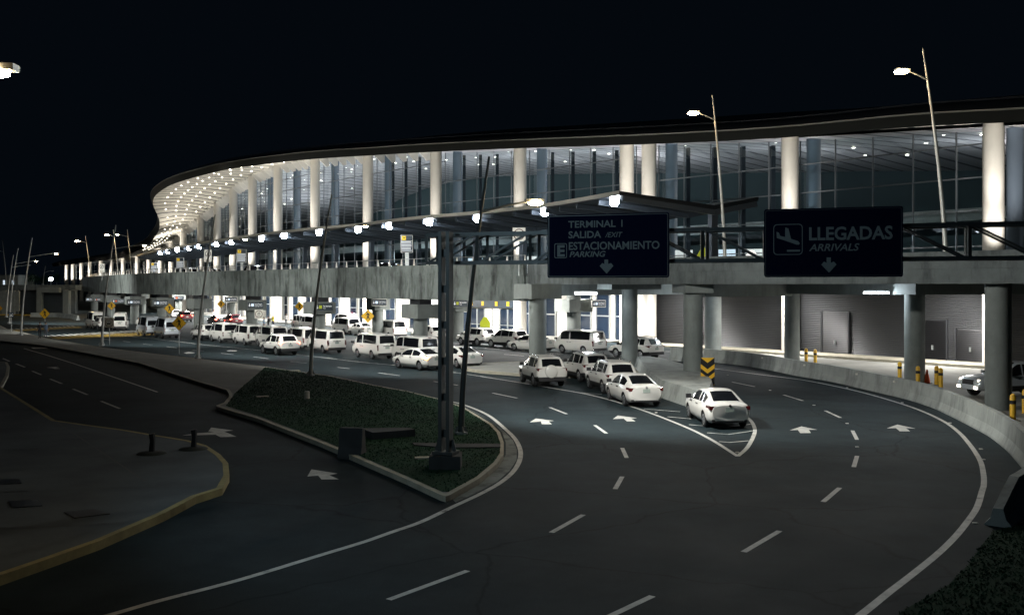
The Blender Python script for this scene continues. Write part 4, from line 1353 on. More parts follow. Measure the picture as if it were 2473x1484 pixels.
t, W, H_, fo, rr, ring = bigsign(1323, 1616, 'dark blue overhead sign reading TERMINAL 1, SALIDA EXIT, ESTACIONAMIENTO PARKING')
sx = W / 1135.; sy = H_ / 585.
mp = lambda x, y: ((x - 378) * sx, (975 - y) * sy)
sign_text('TERMINAL', 580, 512, 62, 447, 0, .005)
sign_text('1', 1066, 512, 62, 24, 0, .005)
sign_text('SALIDA', 580, 608, 62, 312, 0, .006)
sign_text('/EXIT', 930, 606, 46, 160, .25, .002)
sign_text('ESTACIONAMIENTO', 580, 716, 70, 848, 0, .006)
sign_text('PARKING', 588, 782, 50, 346, .25, .005)
a, b = mp(445, 793), mp(566, 655)
ring(rr(*a, *b, .05), rr(a[0] + .02, a[1] + .02, b[0] - .02, b[1] - .02, .04), M_signlet, 'symbol_frame')
sign_text('E', 468, 774, 100, 78, 0, .02)
poly_on([(922, 810), (957, 810), (957, 850), (985, 842), (1006, 868), (943, 938), (878, 868), (902, 842), (922, 850)], 'arrow')

# ------------------------------------------------------------------ small road signs
def sframe(o, ang=0.0):
    """frame facing the camera side, turned by ang about the vertical"""
    u = Vector((math.cos(ang), math.sin(ang), 0))
    return (Vector(o), u, Vector((0, 0, 1)), Vector((u.y, -u.x, 0)))


def fr_off(fr, du, dv, dn):
    o, u, v, n = fr
    return (o + u * du + v * dv + n * dn, u, v, n)


def disc2(cx, cy, r, n=20): return [(cx + r * math.cos(2 * math.pi * k / n), cy + r * math.sin(2 * math.pi * k / n)) for k in range(n)]


def ring_on(fr, r0, r1, m, name, par, n=28):
    o, u, v, nn = fr
    mb = MB()
    for k in range(n):
        a, b = 2 * math.pi * k / n, 2 * math.pi * (k + 1) / n
        q = [(r1, a), (r1, b), (r0, b), (r0, a)]
        mb.add([o + u * (r * math.cos(t)) + v * (r * math.sin(t)) for r, t in q], [(0, 1, 2, 3)])
    return mb.build(name, m, par)


def crossing_sign(px, py, Y, zbase, label, half=.61):
    c = P(px, py, Y)
    t = thing('crossing_sign', label, 'road sign', (c[0], c[1], zbase), 0, 'yellow pedestrian crossing signs')
    mb = MB(); mb.tube([(c[0], c[1] + .06, zbase), (c[0], c[1] + .06, c[2] + .3)], .035, 8); mb.build('post', M_galv, t)
    fr = sframe(c)
    def dia(h): 
        r = .06; return [(0, -h), (r * .3, -h + r * .3), (h - r * .3, -r * .3), (h, 0), (r * .3, h - r * .3), (0, h), (-h + r * .3, r * .3), (-h, 0)]
    mb = MB(); mb.extrude_poly([(0, -half), (half, 0), (0, half), (-half, 0)], fr, .02); bd = mb.build('board', M_black, t)
    mb = MB(); mb.extrude_poly([(0, -half * .95), (half * .95, 0), (0, half * .95), (-half * .95, 0)], fr_off(fr, 0, 0, .021), .006); mb.build('face', M_signyel, bd)
    k = half / 135.0
    W_ = lambda pts: [(x * k, y * k) for x, y in pts]
    f2 = fr_off(fr, 0, 0, .028)
    mb = MB()
    mb.extrude_poly(W_(disc2(-18, 78, 12)), f2, .004)
    mb.extrude_poly(W_([(-14, 62), (8, 62), (30, 40), (36, 5), (28, 2), (20, 30), (16, 8), (40, -68), (26, -72), (4, -20), (-14, -70), (-28, -66), (-8, 4), (-10, 34), (-40, 12), (-46, 20), (-22, 42)]), f2, .004)
    mb.build('walking_figure', M_black, bd)
    return t


crossing_sign(432, 780, 81.0, .16, 'largest yellow pedestrian diamond sign, on the paved median in front of the vans')
crossing_sign(108, 757, 108.8, .16, 'yellow pedestrian diamond sign beside the two standing people')
crossing_sign(888, 762.8, 86.5, 0, 'yellow pedestrian diamond sign rising behind the front row of vans')
crossing_sign(409, 744.6, 113, 0, 'yellow pedestrian diamond sign above the two silver vans, before a pier')
crossing_sign(269.4, 738, 137, 0, 'yellow pedestrian diamond sign above the rear of the high-roof van')
crossing_sign(723, 739.6, 122, .16, 'yellow pedestrian diamond sign on the bright arrivals pavement above two vans')
crossing_sign(533.7, 733.7, 150, 0, 'small yellow pedestrian diamond sign before the bright hall, right of the red-lit car')
crossing_sign(-1, 744, 195, 0, 'yellow pedestrian diamond sign cut by the left border', .61)


def plate_sign(px, py, Y, zbase, wpx, hpx, label, draw, cat='road sign', name='road_sign', m=None, group=None, ang=0.0):
    c = P(px, py, Y)
    w_, h_ = wpx * Y / F, hpx * Y / F
    t = thing(name, label, cat, (c[0], c[1], zbase), 0, group)
    mb = MB(); mb.tube([(c[0], c[1] + .06, zbase), (c[0], c[1] + .06, c[2] + h_ * .3)], .03, 8); mb.build('post', M_galv, t)
    fr = sframe(c, ang)
    mb = MB(); mb.extrude_poly([(-w_ / 2, -h_ / 2), (w_ / 2, -h_ / 2), (w_ / 2, h_ / 2), (-w_ / 2, h_ / 2)], fr, .02); bd = mb.build('board', m or M_signwhite, t)
    draw(fr_off(fr, 0, 0, .023), w_, h_, bd)
    return t


def d25(fr, w_, h_, bd):
    ring_on(fr, w_ * .37, w_ * .44, M_signred, 'ring', bd)
    s = h_ * .36
    text_mb('25', s, fr_off(fr, 0, -h_ * .03, 0), .004, 0, 'CENTER', .006).build('lettering', M_black, bd)
    text_mb('KPH', s * .5, fr_off(fr, 0, -h_ * .24, 0), .004, 0, 'CENTER', .002).build('lettering', M_black, bd)


plate_sign(1253, 566, 74, 6.45, 31, 33, 'white 25 KPH speed limit sign on the upper road left of the exit sign', d25)
plate_sign(625, 758, 108, 0, 20.5, 21.5, 'white 25 KPH speed limit sign at road level under the viaduct', d25)


def dE(fr, w_, h_, bd):
    ring_on(fr_off(fr, 0, h_ * .16, 0), w_ * .31, w_ * .39, M_black, 'ring', bd)
    text_mb('E', w_ * .5, fr_off(fr, 0, h_ * .16 - w_ * .18, 0), .004, 0, 'CENTER', .012).build('lettering', M_black, bd)
    o, u, v, n = fr_off(fr, 0, h_ * .16, .006)
    mb = MB(); mb.obox(o, (u + v) * w_ * .24, (u - v) * w_ * .02, n * .002); mb.build('slash', M_black, bd)
    mb = MB()
    for k in range(2): mb.obox(fr[0] + fr[2] * (-h_ * (.34 + .08 * k)), fr[1] * w_ * .3, fr[2] * h_ * .012, n * .003)
    mb.build('text_lines', M_black, bd)


plate_sign(502, 617.5, 124, 6.45, 18.5, 29, 'white no parking sign on the upper road in front of the canopy', dE)
plate_sign(246, 647, 165, 6.45, 13, 21, 'white no parking sign on the upper road before the low wing columns', dE)


def dbus(fr, w_, h_, bd):
    ring_on(fr, w_ * .40, w_ * .46, M_signred, 'ring', bd)
    k = w_ / 180
    f = lambda pts: [((x - 90) * k, (90 - y) * k) for x, y in pts]
    mb = MB(); mb.extrude_poly(f([(50, 70), (58, 55), (105, 55), (113, 70), (113, 118), (50, 118)]), fr, .004)
    for x in (52, 98): mb.extrude_poly(f([(x, 118), (x + 14, 118), (x + 14, 128), (x, 128)]), fr, .004)
    for x in (125, 140): mb.extrude_poly(f([(x, 76), (x + 9, 76), (x + 6, 96), (x + 2, 96)]), fr, .004)
    mb.build('bus_symbol', M_black, bd)
    mb = MB()
    for x in (56, 84): mb.extrude_poly(f([(x, 66), (x + 22, 66), (x + 22, 94), (x, 94)]), fr_off(fr, 0, 0, .0045), .003)
    mb.build('bus_windows', M_signwhite, bd)


plate_sign(263.7, 778.5, 93.5, .16, 23, 24, 'pale grey square sign with a bus in a ring, on the median kerb', dbus, m=M_kerb)


def ddots(fr, w_, h_, bd):
    mb = MB()
    for x in (-.26, 0, .26):
        for y in (-.22, .22):
            if x == 0 and y > 0: continue
            mb.extrude_poly(disc2(x * w_, y * h_, w_ * .09, 10), fr, .004)
    mb.extrude_poly(disc2(0, 0, w_ * .1, 10), fr, .004)
    mb.build('symbol', M_signwhite, bd)


plate_sign(27, 759.7, 118, .16, 11, 12, 'small dark square sign with pale marks by the far crossing at the left', ddots, m=M_panel)

# chevron hazard marker on the plinth
c = P(1708, 896.5, 53.5)
t = thing('hazard_marker', 'black and yellow chevron board on a post in front of the pier plinth', 'road sign', (c[0], c[1], .8))
w_, h_ = 33.5 * 53.5 / F, 67 * 53.5 / F
mb = MB(); mb.tube([(c[0], c[1] + .05, .8), (c[0], c[1] + .05, c[2])], .035, 8); mb.build('post', M_steel, t)
fr = sframe(c)
mb = MB(); mb.extrude_poly([(-w_ / 2, -h_ / 2), (w_ / 2, -h_ / 2), (w_ / 2, h_ / 2), (-w_ / 2, h_ / 2)], fr, .02); bd = mb.build('board', M_black, t)
mb = MB()
f2 = fr_off(fr, 0, 0, .022)
hw = w_ / 2
for k in range(4):
    zt_ = h_ / 2 - .0 - k * h_ * .295
    th_, dr = h_ * .155, h_ * .19
    pl = [(-hw, zt_), (0, zt_ - dr), (hw, zt_), (hw, zt_ - th_), (0, zt_ - th_ - dr), (-hw, zt_ - th_)]
    if k == 0: pl = [(-hw * .98, h_ / 2), (hw * .98, h_ / 2), (0, h_ / 2 - dr * .98)]
    else: pl = [(x, y + h_ * .07) for x, y in pl]
    pl = [(x, max(-h_ / 2, y)) for x, y in pl]
    if k == 3:
        pl = [(-hw, -h_ / 2 + .17 * h_ * .3), (-hw, -h_ / 2), (-hw * .6, -h_ / 2)]
        mb.extrude_poly(pl, f2, .004); pl = [(-x, y) for x, y in pl]
    mb.extrude_poly(pl, f2, .004)
mb.build('chevrons', M_signyel, bd)

# flight information boards on the upper road
def flight_board(px, py, Y, wpx, hpx, label):
    c = P(px, py, Y); w_, h_ = wpx * Y / F, hpx * Y / F
    t = thing('flight_board', label, 'information board', (c[0], c[1], 6.45), 0, 'departure boards along the upper road')
    mb = MB(); mb.box((c[0], c[1] + .2, (6.45 + c[2]) / 2), (.35, .18, c[2] - 6.45)); mb.build('post', M_galv, t)
    fr = sframe(c)
    R4 = lambda x0, y0, x1, y1: [(x0 * w_, y0 * h_), (x1 * w_, y0 * h_), (x1 * w_, y1 * h_), (x0 * w_, y1 * h_)]
    mb = MB(); mb.extrude_poly(R4(-.5, -.5, .5, .5), fr_off(fr, 0, 0, -.2), .2); mb.build('cabinet', M_signwhite, t)
    mb = MB(); mb.extrude_poly(R4(-.46, .18, .46, .48), fr, .02); mb.extrude_poly(R4(-.46, -.48, .46, .15), fr, .02); mb.build('dark_panel', M_panel, t)
    mb = MB(); mb.extrude_poly(R4(-.40, .22, -.06, .45), fr_off(fr, 0, 0, .021), .01); y_ = mb.build('plane_panel', M_yellit, t)
    k = .3 * w_ / 100; ox, oy = -.38 * w_, .25 * h_
    mb = MB(); mb.extrude_poly([(ox + x * k, oy + y * k) for x, y in [(5, 30), (15, 30), (25, 40), (45, 45), (30, 75), (42, 75), (68, 52), (92, 62), (95, 54), (60, 34), (30, 22)]], fr_off(fr, 0, 0, .032), .006); mb.build('plane_symbol', M_black, y_)
    mb = MB()
    for j in range(7):
        y0 = .10 - j * .083
        mb.extrude_poly(R4(-.44, y0, .44 - .1 * random.random(), y0 + .03), fr_off(fr, 0, 0, .021), .006)
    mb.build('text_rows', M_letlit, t)


flight_board(982, 588.6, 97, 29, 42, 'largest lit departure board with yellow plane panel, left of the gantry end')
flight_board(583.3, 617.7, 128, 23, 32, 'lit departure board with yellow plane panel, second from the gantry')
flight_board(434.5, 635.5, 152, 18, 27, 'lit departure board with yellow plane panel, third from the gantry')
flight_board(372, 645.5, 176, 16, 24, 'smallest departure board with yellow plane panel, near the end of the canopy')

# dark direction boards hung on the pier heads
def pier_board(px, py, Y, wpx, hpx, label, txt, sq):
    c = P(px, py, Y); w_, h_ = wpx * Y / F, hpx * Y / F
    t = thing('direction_board', label, 'direction board', (c[0], c[1], c[2] - h_ / 2), 0, 'dark direction boards on the pier heads')
    fr = sframe(c, .35)
    R4 = lambda x0, y0, x1, y1: [(x0 * w_, y0 * h_), (x1 * w_, y0 * h_), (x1 * w_, y1 * h_), (x0 * w_, y1 * h_)]
    mb = MB(); mb.extrude_poly(R4(-.54, -.62, .54, .60), fr_off(fr, 0, 0, -.25), .25); mb.build('frame', M_pier if sq != 'w' else M_white, t)
    mb = MB(); mb.extrude_poly(R4(-.5, -.5, .5, .5), fr, .03); bd = mb.build('board', M_panel, t)
    f2 = fr_off(fr, 0, 0, .032)
    mb = MB(); mb.extrude_poly(R4(-.28, -.22, -.12, .22), f2, .006); mb.build('square_symbol', {'o': M_orange, 'g': M_signlit, 'b': M_litwin, 'w': M_litwin}[sq], bd)
    mb = MB()
    o_, u_, v_, n_ = f2
    mb.extrude_poly([(w_ * x, h_ * y) for x, y in [(-.41, .25), (-.37, .25), (-.37, -.08), (-.33, -.02), (-.33, -.12), (-.39, -.26), (-.45, -.12), (-.45, -.02), (-.41, -.08)]], f2, .006); mb.build('arrow', M_letlit, bd)
    a = text_mb(txt[0], h_ * .30, fr_off(f2, -.06 * w_, .03 * h_, 0), .006, 0, 'LEFT', .002)
    b = text_mb(txt[1], h_ * .22, fr_off(f2, -.06 * w_, -.24 * h_, 0), .006)
    for q in (a, b):
        us = [(Vector(v) - f2[0]).dot(u_) for v in q.v]
        k = min(1, .46 * w_ / max(us))
        q.v = [tuple(Vector(v) + u_ * ((x + .06 * w_) * k - .06 * w_ - x)) for v, x in zip(q.v, us)]
        q.build('lettering', M_letlit, bd)


TX = ('Taxi Autorizado', 'Taxi'); PQ = ('Parque Pasajeros', 'Passenger Park')
pier_board(782, 741, 98.0, 42, 17, 'dark taxi board on the pier behind the lamp post and the front vans', TX, 'g')
pier_board(915.8, 729.7, 106.5, 35, 14, 'dark board with a pale frame on the bright pier above the right diamond sign', PQ, 'w')
pier_board(1111, 732, 100.3, 36, 16, 'dark taxi board with a pale frame just right of the gantry post', TX, 'g')
pier_board(617, 736, 112.5, 36, 14.5, 'dark board on the pier above the 25 KPH sign at road level', PQ, 'b')
pier_board(558, 722.5, 150.5, 27, 10.5, 'dark board with pale frame before the bright hall, right of the small diamond sign', PQ, 'w')
pier_board(431, 719, 184, 22, 8, 'dark board with orange square on the far pier above the red-lit car', PQ, 'o')
pier_board(388, 731, 134.3, 33, 12, 'dark board with faint pale square on the pier behind the diamond sign and silver vans', PQ, 'b')
pier_board(323.6, 729, 148, 30, 11, 'dark board with small pale square on the pier right of the high-roof van', PQ, 'b')
pier_board(286, 726.4, 160, 27, 9.5, 'dark board with orange square right of the far diamond sign', PQ, 'o')
pier_board(236, 723, 172, 13, 7.5, 'small dark board with orange square left of the unlit lamp post', PQ, 'o')
pier_board(215.5, 722.5, 186, 14.5, 8, 'smallest dark board with pale square, leftmost on the piers', PQ, 'b')
pier_board(1446, 733, 95.0, 34, 14, 'dark board with pale frame behind the piers above the white van by the louvred wall', PQ, 'w')

# yellow number totems
def totem(px, py, Y, zb, h_, w_, label, m, shape):
    c = P(px, py, Y)
    t = thing('gate_totem', label, 'gate sign', (c[0], c[1], zb))
    fr = sframe((c[0], c[1], zb))
    if shape == 'oval': pts = [(w_ / 2 * math.cos(a), h_ * .62 + h_ * .36 * math.sin(a)) for a in np.linspace(0, 2 * math.pi, 24, endpoint=False)]
    else: pts = [(-w_ * .3, 0), (w_ * .3, 0), (w_ * .5, h_ * .35), (w_ * .5, h_ * .75), (w_ * .15, h_), (-w_ * .15, h_), (-w_ * .5, h_ * .75), (-w_ * .5, h_ * .35)]
    mb = MB(); mb.extrude_poly(pts, fr, .12); b_ = mb.build('board', m, t)
    text_mb('2', h_ * .42, fr_off(fr, 0, h_ * .40 if shape == 'oval' else h_ * .22, .125), .006, 0, 'CENTER', .008).build('lettering', M_black, b_)
    mb = MB(); mb.tube([(c[0], c[1] + .02, zb), (c[0], c[1] + .02, zb + h_ * .4)], .04, 8); mb.build('post', M_galv, t)


totem(1171, 772, 104.0, .16, 2.3, 1.05, 'yellow number 2 totem at the arrivals doors under the viaduct', M_signlit, 'dia')
totem(1697, 610, 88.0, 6.45, 2.6, 1.05, 'yellow number 2 totem on the upper road right of the exit sign', M_signlit, 'dia')
totem(1814, 605, 86.0, 6.45, 2.4, 1.0, 'pale oval number 2 totem on the upper road left of the arrivals sign', M_litwall, 'oval')
# lit check-in fronts behind the glass at the upper level
for k, (px0, px1, Y) in enumerate([(1630, 1672, 98), (1735, 1775, 96), (1790, 1840, 95), (1130, 1165, 126), (1270, 1310, 118)]):
    a, b = P(px0, 615, Y), P(px1, 615, Y - 1)
    mb = MB(); mb.obox(((a[0] + b[0]) / 2, (a[1] + b[1]) / 2, 8.2), ((b[0] - a[0]) / 2, (b[1] - a[1]) / 2, 0), (.0, .1, 0), (0, 0, 1.0)); mb.build('lit_counter', M_screen if k % 2 else M_litwall, terminal)
# white guard rail at the building side of the upper road
a, b = P(1560, 612, 80), P(1842, 612, 74)
t = thing('guard_rail', 'white pedestrian guard rail at the upper kerb seen through the gantry lattice', 'railing', (a[0], a[1], 6.45))
mb = MB()
for z in (7.0, 7.45): mb.tube([(a[0], a[1], z), (b[0], b[1], z)], .04, 6)
mb.build('rails', M_signwhite, t)
for k in range(9):
    q = Vector(a).lerp(Vector(b), k / 8)
    mb = MB(); mb.tube([(q.x, q.y, 6.45), (q.x, q.y, 7.45)], .035, 6); mb.build('rail_post', M_signwhite, t)

# ------------------------------------------------------------------ bollards and cone
def bollard(px, py, Y, label):
    x = (px - CX) * Y / F
    t = thing('bollard', label, 'bollard', (x, Y, 0), 0, 'yellow bollards beside the service pavement')
    mb = MB(); mb.tube([(x, Y, 0), (x, Y, .98), (x, Y, 1.06), (x, Y, 1.09)], [.12, .12, .09, .03], 16); mb.build('post', M_signyel, t, smooth=True)
    mb = MB(); mb.tube([(x, Y, .66), (x, Y, .82)], .124, 16, False); mb.build('band', M_black, t, smooth=True)


for px, Y, lab in [(1946, 73.5, 'yellow bollard with black band, left one of the pair before the service door'), (1968, 72.5, 'yellow bollard with black band, right one of the pair before the service door'), (2172, 60.5, 'yellow bollard left of the blue-lit pier behind the barrier'), (2216, 57.3, 'yellow bollard right against the blue-lit pier'), (2261, 57.5, 'taller-looking left bollard of the touching pair by the pickup'), (2271, 56.0, 'right bollard of the touching pair by the pickup'), (2445, 42.5, 'shaded yellow bollard right of the dark pier by the barrier'), (2474, 44.5, 'shaded yellow bollard cut by the right border')]:
    bollard(px, 0, Y, lab)
x = (2238 - CX) * 58.2 / F
t = thing('traffic_cone', 'orange traffic cone leaning dark side to the pier', 'cone', (x, 58.2, 0))
mb = MB(); mb.tube([(x, 58.2, .04), (x, 58.2, .82)], [.19, .03], 16); mb.build('cone', M_orange, t, smooth=True)
mb = MB(); mb.box((x, 58.2, .02), (.45, .45, .04)); mb.build('base', M_black, t)
mb = MB(); mb.tube([(x, 58.2, .42), (x, 58.2, .56)], [.105, .074], 16, False); mb.build('collar', M_signwhite, t, smooth=True)


# ------------------------------------------------------------------ vehicles
def make_car(kind, name, label, cat, paint, group=None, lit=None):
    T = {
        'sedan': dict(wb=2.70, r=.315, tw=.20, axf=1.32,
            st=[(-2.265, .36, .62, .70, .60, .90, .62, .95, .50), (-2.15, .27, .74, .82, .60, .97, .74, 1.06, .60), (-1.78, .22, .80, .87, .60, .97, .79, 1.075, .62), (-.80, .18, .82, .8875, .60, .95, .80, 1.39, .53), (-.2, .17, .82, .8875, .60, .93, .80, 1.435, .56), (.40, .17, .82, .8875, .60, .91, .80, 1.40, .54), (1.25, .18, .82, .88, .60, .89, .79, .96, .68), (1.85, .20, .80, .86, .58, .79, .75, .84, .60), (2.18, .24, .70, .79, .55, .66, .66, .71, .5), (2.265, .30, .55, .64, .48, .56, .52, .6, .4)],
            side=[(-1.28, -.40), (-.30, .92)], rear=(-1.76, -.84), front=(.44, 1.22), cut=.36),
        'suv': dict(wb=2.66, r=.355, tw=.23, axf=1.33,
            st=[(-2.30, .46, .70, .78, .72, 1.03, .74, 1.07, .62), (-2.22, .38, .80, .88, .75, 1.09, .81, 1.14, .66), (-1.88, .30, .84, .92, .75, 1.09, .84, 1.60, .60), (-1.55, .25, .85, .92, .75, 1.07, .84, 1.66, .62), (0, .22, .85, .92, .74, 1.04, .84, 1.70, .63), (.40, .22, .85, .92, .73, 1.02, .84, 1.66, .61), (1.18, .22, .85, .91, .72, 1.00, .82, 1.07, .72), (1.95, .28, .82, .88, .68, .92, .78, .97, .60), (2.24, .32, .72, .80, .60, .76, .68, .81, .50), (2.30, .38, .6, .68, .54, .66, .58, .70, .42)],
            side=[(-1.68, -1.20), (-1.12, -.12), (-.03, .92)], rear=(-2.20, -1.90), front=(.44, 1.15), cut=.41),
        'van': dict(wb=2.57, r=.325, tw=.20, axf=1.36,
            st=[(-2.35, .42, .70, .78, .80, 1.12, .77, 1.15, .68), (-2.32, .34, .79, .84, .80, 1.16, .80, 1.20, .72), (-2.19, .30, .80, .8475, .80, 1.16, .81, 1.88, .66), (-2.0, .27, .80, .8475, .80, 1.16, .81, 1.96, .68), (0, .26, .80, .8475, .80, 1.15, .81, 1.985, .69), (1.0, .26, .80, .8475, .80, 1.14, .81, 1.96, .68), (1.42, .26, .80, .8475, .80, 1.12, .81, 1.88, .66), (2.08, .28, .80, .84, .75, 1.08, .78, 1.15, .70), (2.30, .32, .74, .80, .70, .92, .72, .98, .60), (2.35, .38, .66, .72, .60, .74, .62, .80, .50)],
            side=[(-1.92, .36), (.50, 1.52)], rear=(-2.30, -2.20), front=(1.46, 2.04), cut=.39),
        'highvan': dict(wb=2.57, r=.325, tw=.20, axf=1.36,
            st=[(-2.40, .42, .72, .80, .80, 1.12, .79, 1.15, .70), (-2.37, .34, .81, .87, .80, 1.16, .83, 1.20, .74), (-2.24, .30, .82, .88, .80, 1.16, .83, 1.80, .68), (-2.05, .27, .82, .88, .80, 1.16, .83, 2.24, .60), (0, .26, .82, .88, .80, 1.15, .83, 2.30, .62), (.9, .26, .82, .88, .80, 1.14, .83, 2.26, .62), (1.35, .26, .82, .88, .80, 1.12, .83, 2.02, .62), (2.08, .28, .82, .87, .75, 1.08, .80, 1.17, .70), (2.33, .32, .76, .83, .70, .92, .74, .98, .60), (2.40, .38, .68, .75, .60, .74, .64, .80, .50)],
            side=[(-1.92, .36), (.50, 1.48)], rear=(-2.35, -2.25), front=(1.46, 2.04), cut=.39),
        'pickup': dict(wb=3.15, r=.38, tw=.25, axf=1.62,
            st=[(-2.62, .50, .74, .82, .80, 1.06, .80, 1.10, .78), (-2.55, .42, .82, .91, .80, 1.12, .86, 1.16, .84), (-1.10, .36, .86, .925, .82, 1.12, .87, 1.16, .84), (-1.02, .34, .86, .925, .82, 1.12, .86, 1.66, .64), (-.6, .32, .86, .925, .82, 1.10, .86, 1.80, .66), (.30, .32, .86, .925, .82, 1.09, .86, 1.79, .65), (1.15, .32, .86, .92, .82, 1.08, .84, 1.15, .74), (2.15, .36, .84, .90, .78, 1.04, .80, 1.09, .66), (2.52, .40, .78, .84, .70, .92, .74, .97, .58), (2.62, .46, .68, .74, .62, .80, .64, .84, .50)],
            side=[(-.95, -.02), (.06, .92)], rear=(-1.10, -1.03), front=(.34, 1.12), cut=.45)}[kind]
    st = T['st']
    xs = []
    for a, b in zip(st[:-1], st[1:]):
        n = max(3, int((b[0] - a[0]) / .11))
        xs += list(np.linspace(a[0], b[0], n, endpoint=False))
    xs.append(st[-1][0])
    for a, b in T['side']: xs += [a, b]
    xs = np.array(sorted(set(round(x, 4) for x in xs)))
    A = np.array(st)
    C = [np.interp(xs, A[:, 0], A[:, k]) for k in range(1, 9)]
    ker = np.array([.25, .5, .25])
    for k in range(8):
        c = C[k].copy()
        c[1:-1] = np.convolve(C[k], ker, 'same')[1:-1]
        C[k] = c
    zb, ws, ww, zw, zbe, wbe, zr, wr = C
    NR = 13
    mb = MB()
    ring = []
    for i, x in enumerate(xs):
        half = [(0, zb[i]), (ws[i] * .86, zb[i]), (ws[i], zb[i] + .10), ((ws[i] + ww[i]) / 2 + .02, (zb[i] + .1 + zw[i]) / 2), (ww[i], zw[i]), (ww[i] * .995, zw[i] + .55 * (zbe[i] - zw[i])), (wbe[i], zbe[i])]
        for t in (.07, .90): half.append((wbe[i] + (wr[i] + .05 - wbe[i]) * t, zbe[i] + (zr[i] - .035 - zbe[i]) * t))
        half += [(wr[i] + .015, zr[i] - .03), (wr[i] - .08, zr[i] - .006), (wr[i] * .5, zr[i] + .012), (0, zr[i] + .016)]
        mb.v += [(x, y, z) for y, z in half] + [(x, -y, z) for y, z in half[-2:0:-1]]
    m_ = 2 * NR - 2
    trimz = .42 if kind in ('suv',) else (.34 if kind == 'pickup' else 0)
    for i in range(len(xs) - 1):
        xm = (xs[i] + xs[i + 1]) / 2
        for j in range(m_):
            j2 = (j + 1) % m_
            mi = 0
            jj = j if j < NR - 1 else m_ - 1 - j
            if jj == 7 and any(a - 1e-4 <= xs[i] and xs[i + 1] <= b + 1e-4 for a, b in T['side']):
                hgt = zr[i] - zbe[i]
                if hgt > .12: mi = 1
            if jj in (10, 11):
                if T['rear'][0] - .02 <= xm <= T['rear'][1] + .02: mi = 2
                if T['front'][0] <= xm <= T['front'][1]: mi = 3
            if jj in (1, 2) and trimz and (zb[i] + .1) < trimz + .1: mi = 4
            if jj == 0: mi = 4
            mb.f.append((i * m_ + j, i * m_ + j2, (i + 1) * m_ + j2, (i + 1) * m_ + j)); mb.m.append(mi)
    mb.f.append(tuple(range(m_))[::-1]); mb.m.append(0)
    mb.f.append(tuple((len(xs) - 1) * m_ + k for k in range(m_))); mb.m.append(0)
    root = thing(name, label, cat, (0, 0, 0), 0, group)
    mb.m = [{0: 0, 4: 2}.get(q_, 1) for q_ in mb.m]
    tmp = mb.build('body', [paint, M_carglass, M_cartrim], None, local=True)
    bm = bmesh.new(); bm.from_mesh(tmp.data); bmesh.ops.recalc_face_normals(bm, faces=bm.faces); bm.to_mesh(tmp.data); bm.free()
    axr = T['axf'] - T['wb']
    wmax = max(s[3] for s in st)
    # wheel arches
    cut = MB()
    for ax in (T['axf'], axr):
        for s_ in (-1, 1):
            cut.tube([(ax, s_ * (wmax - .32), T['r'] + .02), (ax, s_ * (wmax + .2), T['r'] + .02)], T['cut'], 24)
    cm = cut.build('cutter', [M_cartrim], None, local=True)
    bm = bmesh.new(); bm.from_mesh(cm.data); bmesh.ops.recalc_face_normals(bm, faces=bm.faces); bm.to_mesh(cm.data); bm.free()
    md = tmp.modifiers.new('arch', 'BOOLEAN'); md.operation = 'DIFFERENCE'; md.object = cm; md.solver = 'EXACT'
    try: md.material_mode = 'TRANSFER'
    except Exception: pass
    bpy.context.view_layer.update()
    me = bpy.data.meshes.new_from_object(tmp.evaluated_get(bpy.context.evaluated_depsgraph_get()))
    mats = [x for x in me.materials]
    mats += [M_cartrim] * 6
    bpy.data.objects.remove(tmp); bpy.data.objects.remove(cm)
    vv = [tuple(p.co) for p in me.vertices]
    def pick(test, nm, par, ms):
        q = MB(); mp_ = {}
        for f in me.polygons:
            mi = f.material_index
            isg = mats[mi] == M_carglass
            if not test(f, isg): continue
            idx = []
            for v in f.vertices:
                if v not in mp_: mp_[v] = len(q.v); q.v.append(vv[v])
                idx.append(mp_[v])
            q.f.append(tuple(idx)); q.m.append(1 if mats[mi] == M_cartrim else 0)
        if not q.f: return None
        return q.build(nm, ms, par, local=True, smooth=True)
    body = pick(lambda f, g: not g, 'body', root, [paint, M_cartrim])
    for a, b in T['side']:
        for s_ in (-1, 1):
            pick(lambda f, g: g and abs(f.normal.y) > .55 and a - .02 < f.center.x < b + .02 and f.center.y * s_ > 0, 'side_window', root, M_carglass)
    pick(lambda f, g: g and abs(f.normal.y) <= .55 and f.center.x < 0, 'rear_window', root, M_carglass)
    pick(lambda f, g: g and abs(f.normal.y) <= .55 and f.center.x >= 0, 'windscreen', root, M_carglass)
    # wheels
    r, tw = T['r'], T['tw']
    yc = wmax - tw / 2 - .035
    ty = MB(); ty.tube([(0, -tw / 2, 0), (0, -tw / 2 + .03, 0), (0, tw / 2 - .03, 0), (0, tw / 2, 0)], [r - .035, r, r, r - .035], 24)
    rimv = MB(); rimv.tube([(0, tw / 2 + .001, 0), (0, tw / 2 + .006, 0)], [r * .68, r * .66], 24)
    dk_ = MB()
    for k in range(5):
        a = 2 * math.pi * (k + .5) / 5
        c_, s2 = math.cos(a), math.sin(a)
        dk_.add([(r * .56 * math.cos(a - .36), tw / 2 + .009, r * .56 * math.sin(a - .36)), (r * .56 * math.cos(a + .36), tw / 2 + .009, r * .56 * math.sin(a + .36)), (r * .22 * c_, tw / 2 + .009, r * .22 * s2)], [(0, 1, 2), (2, 1, 0)])
    whp = None
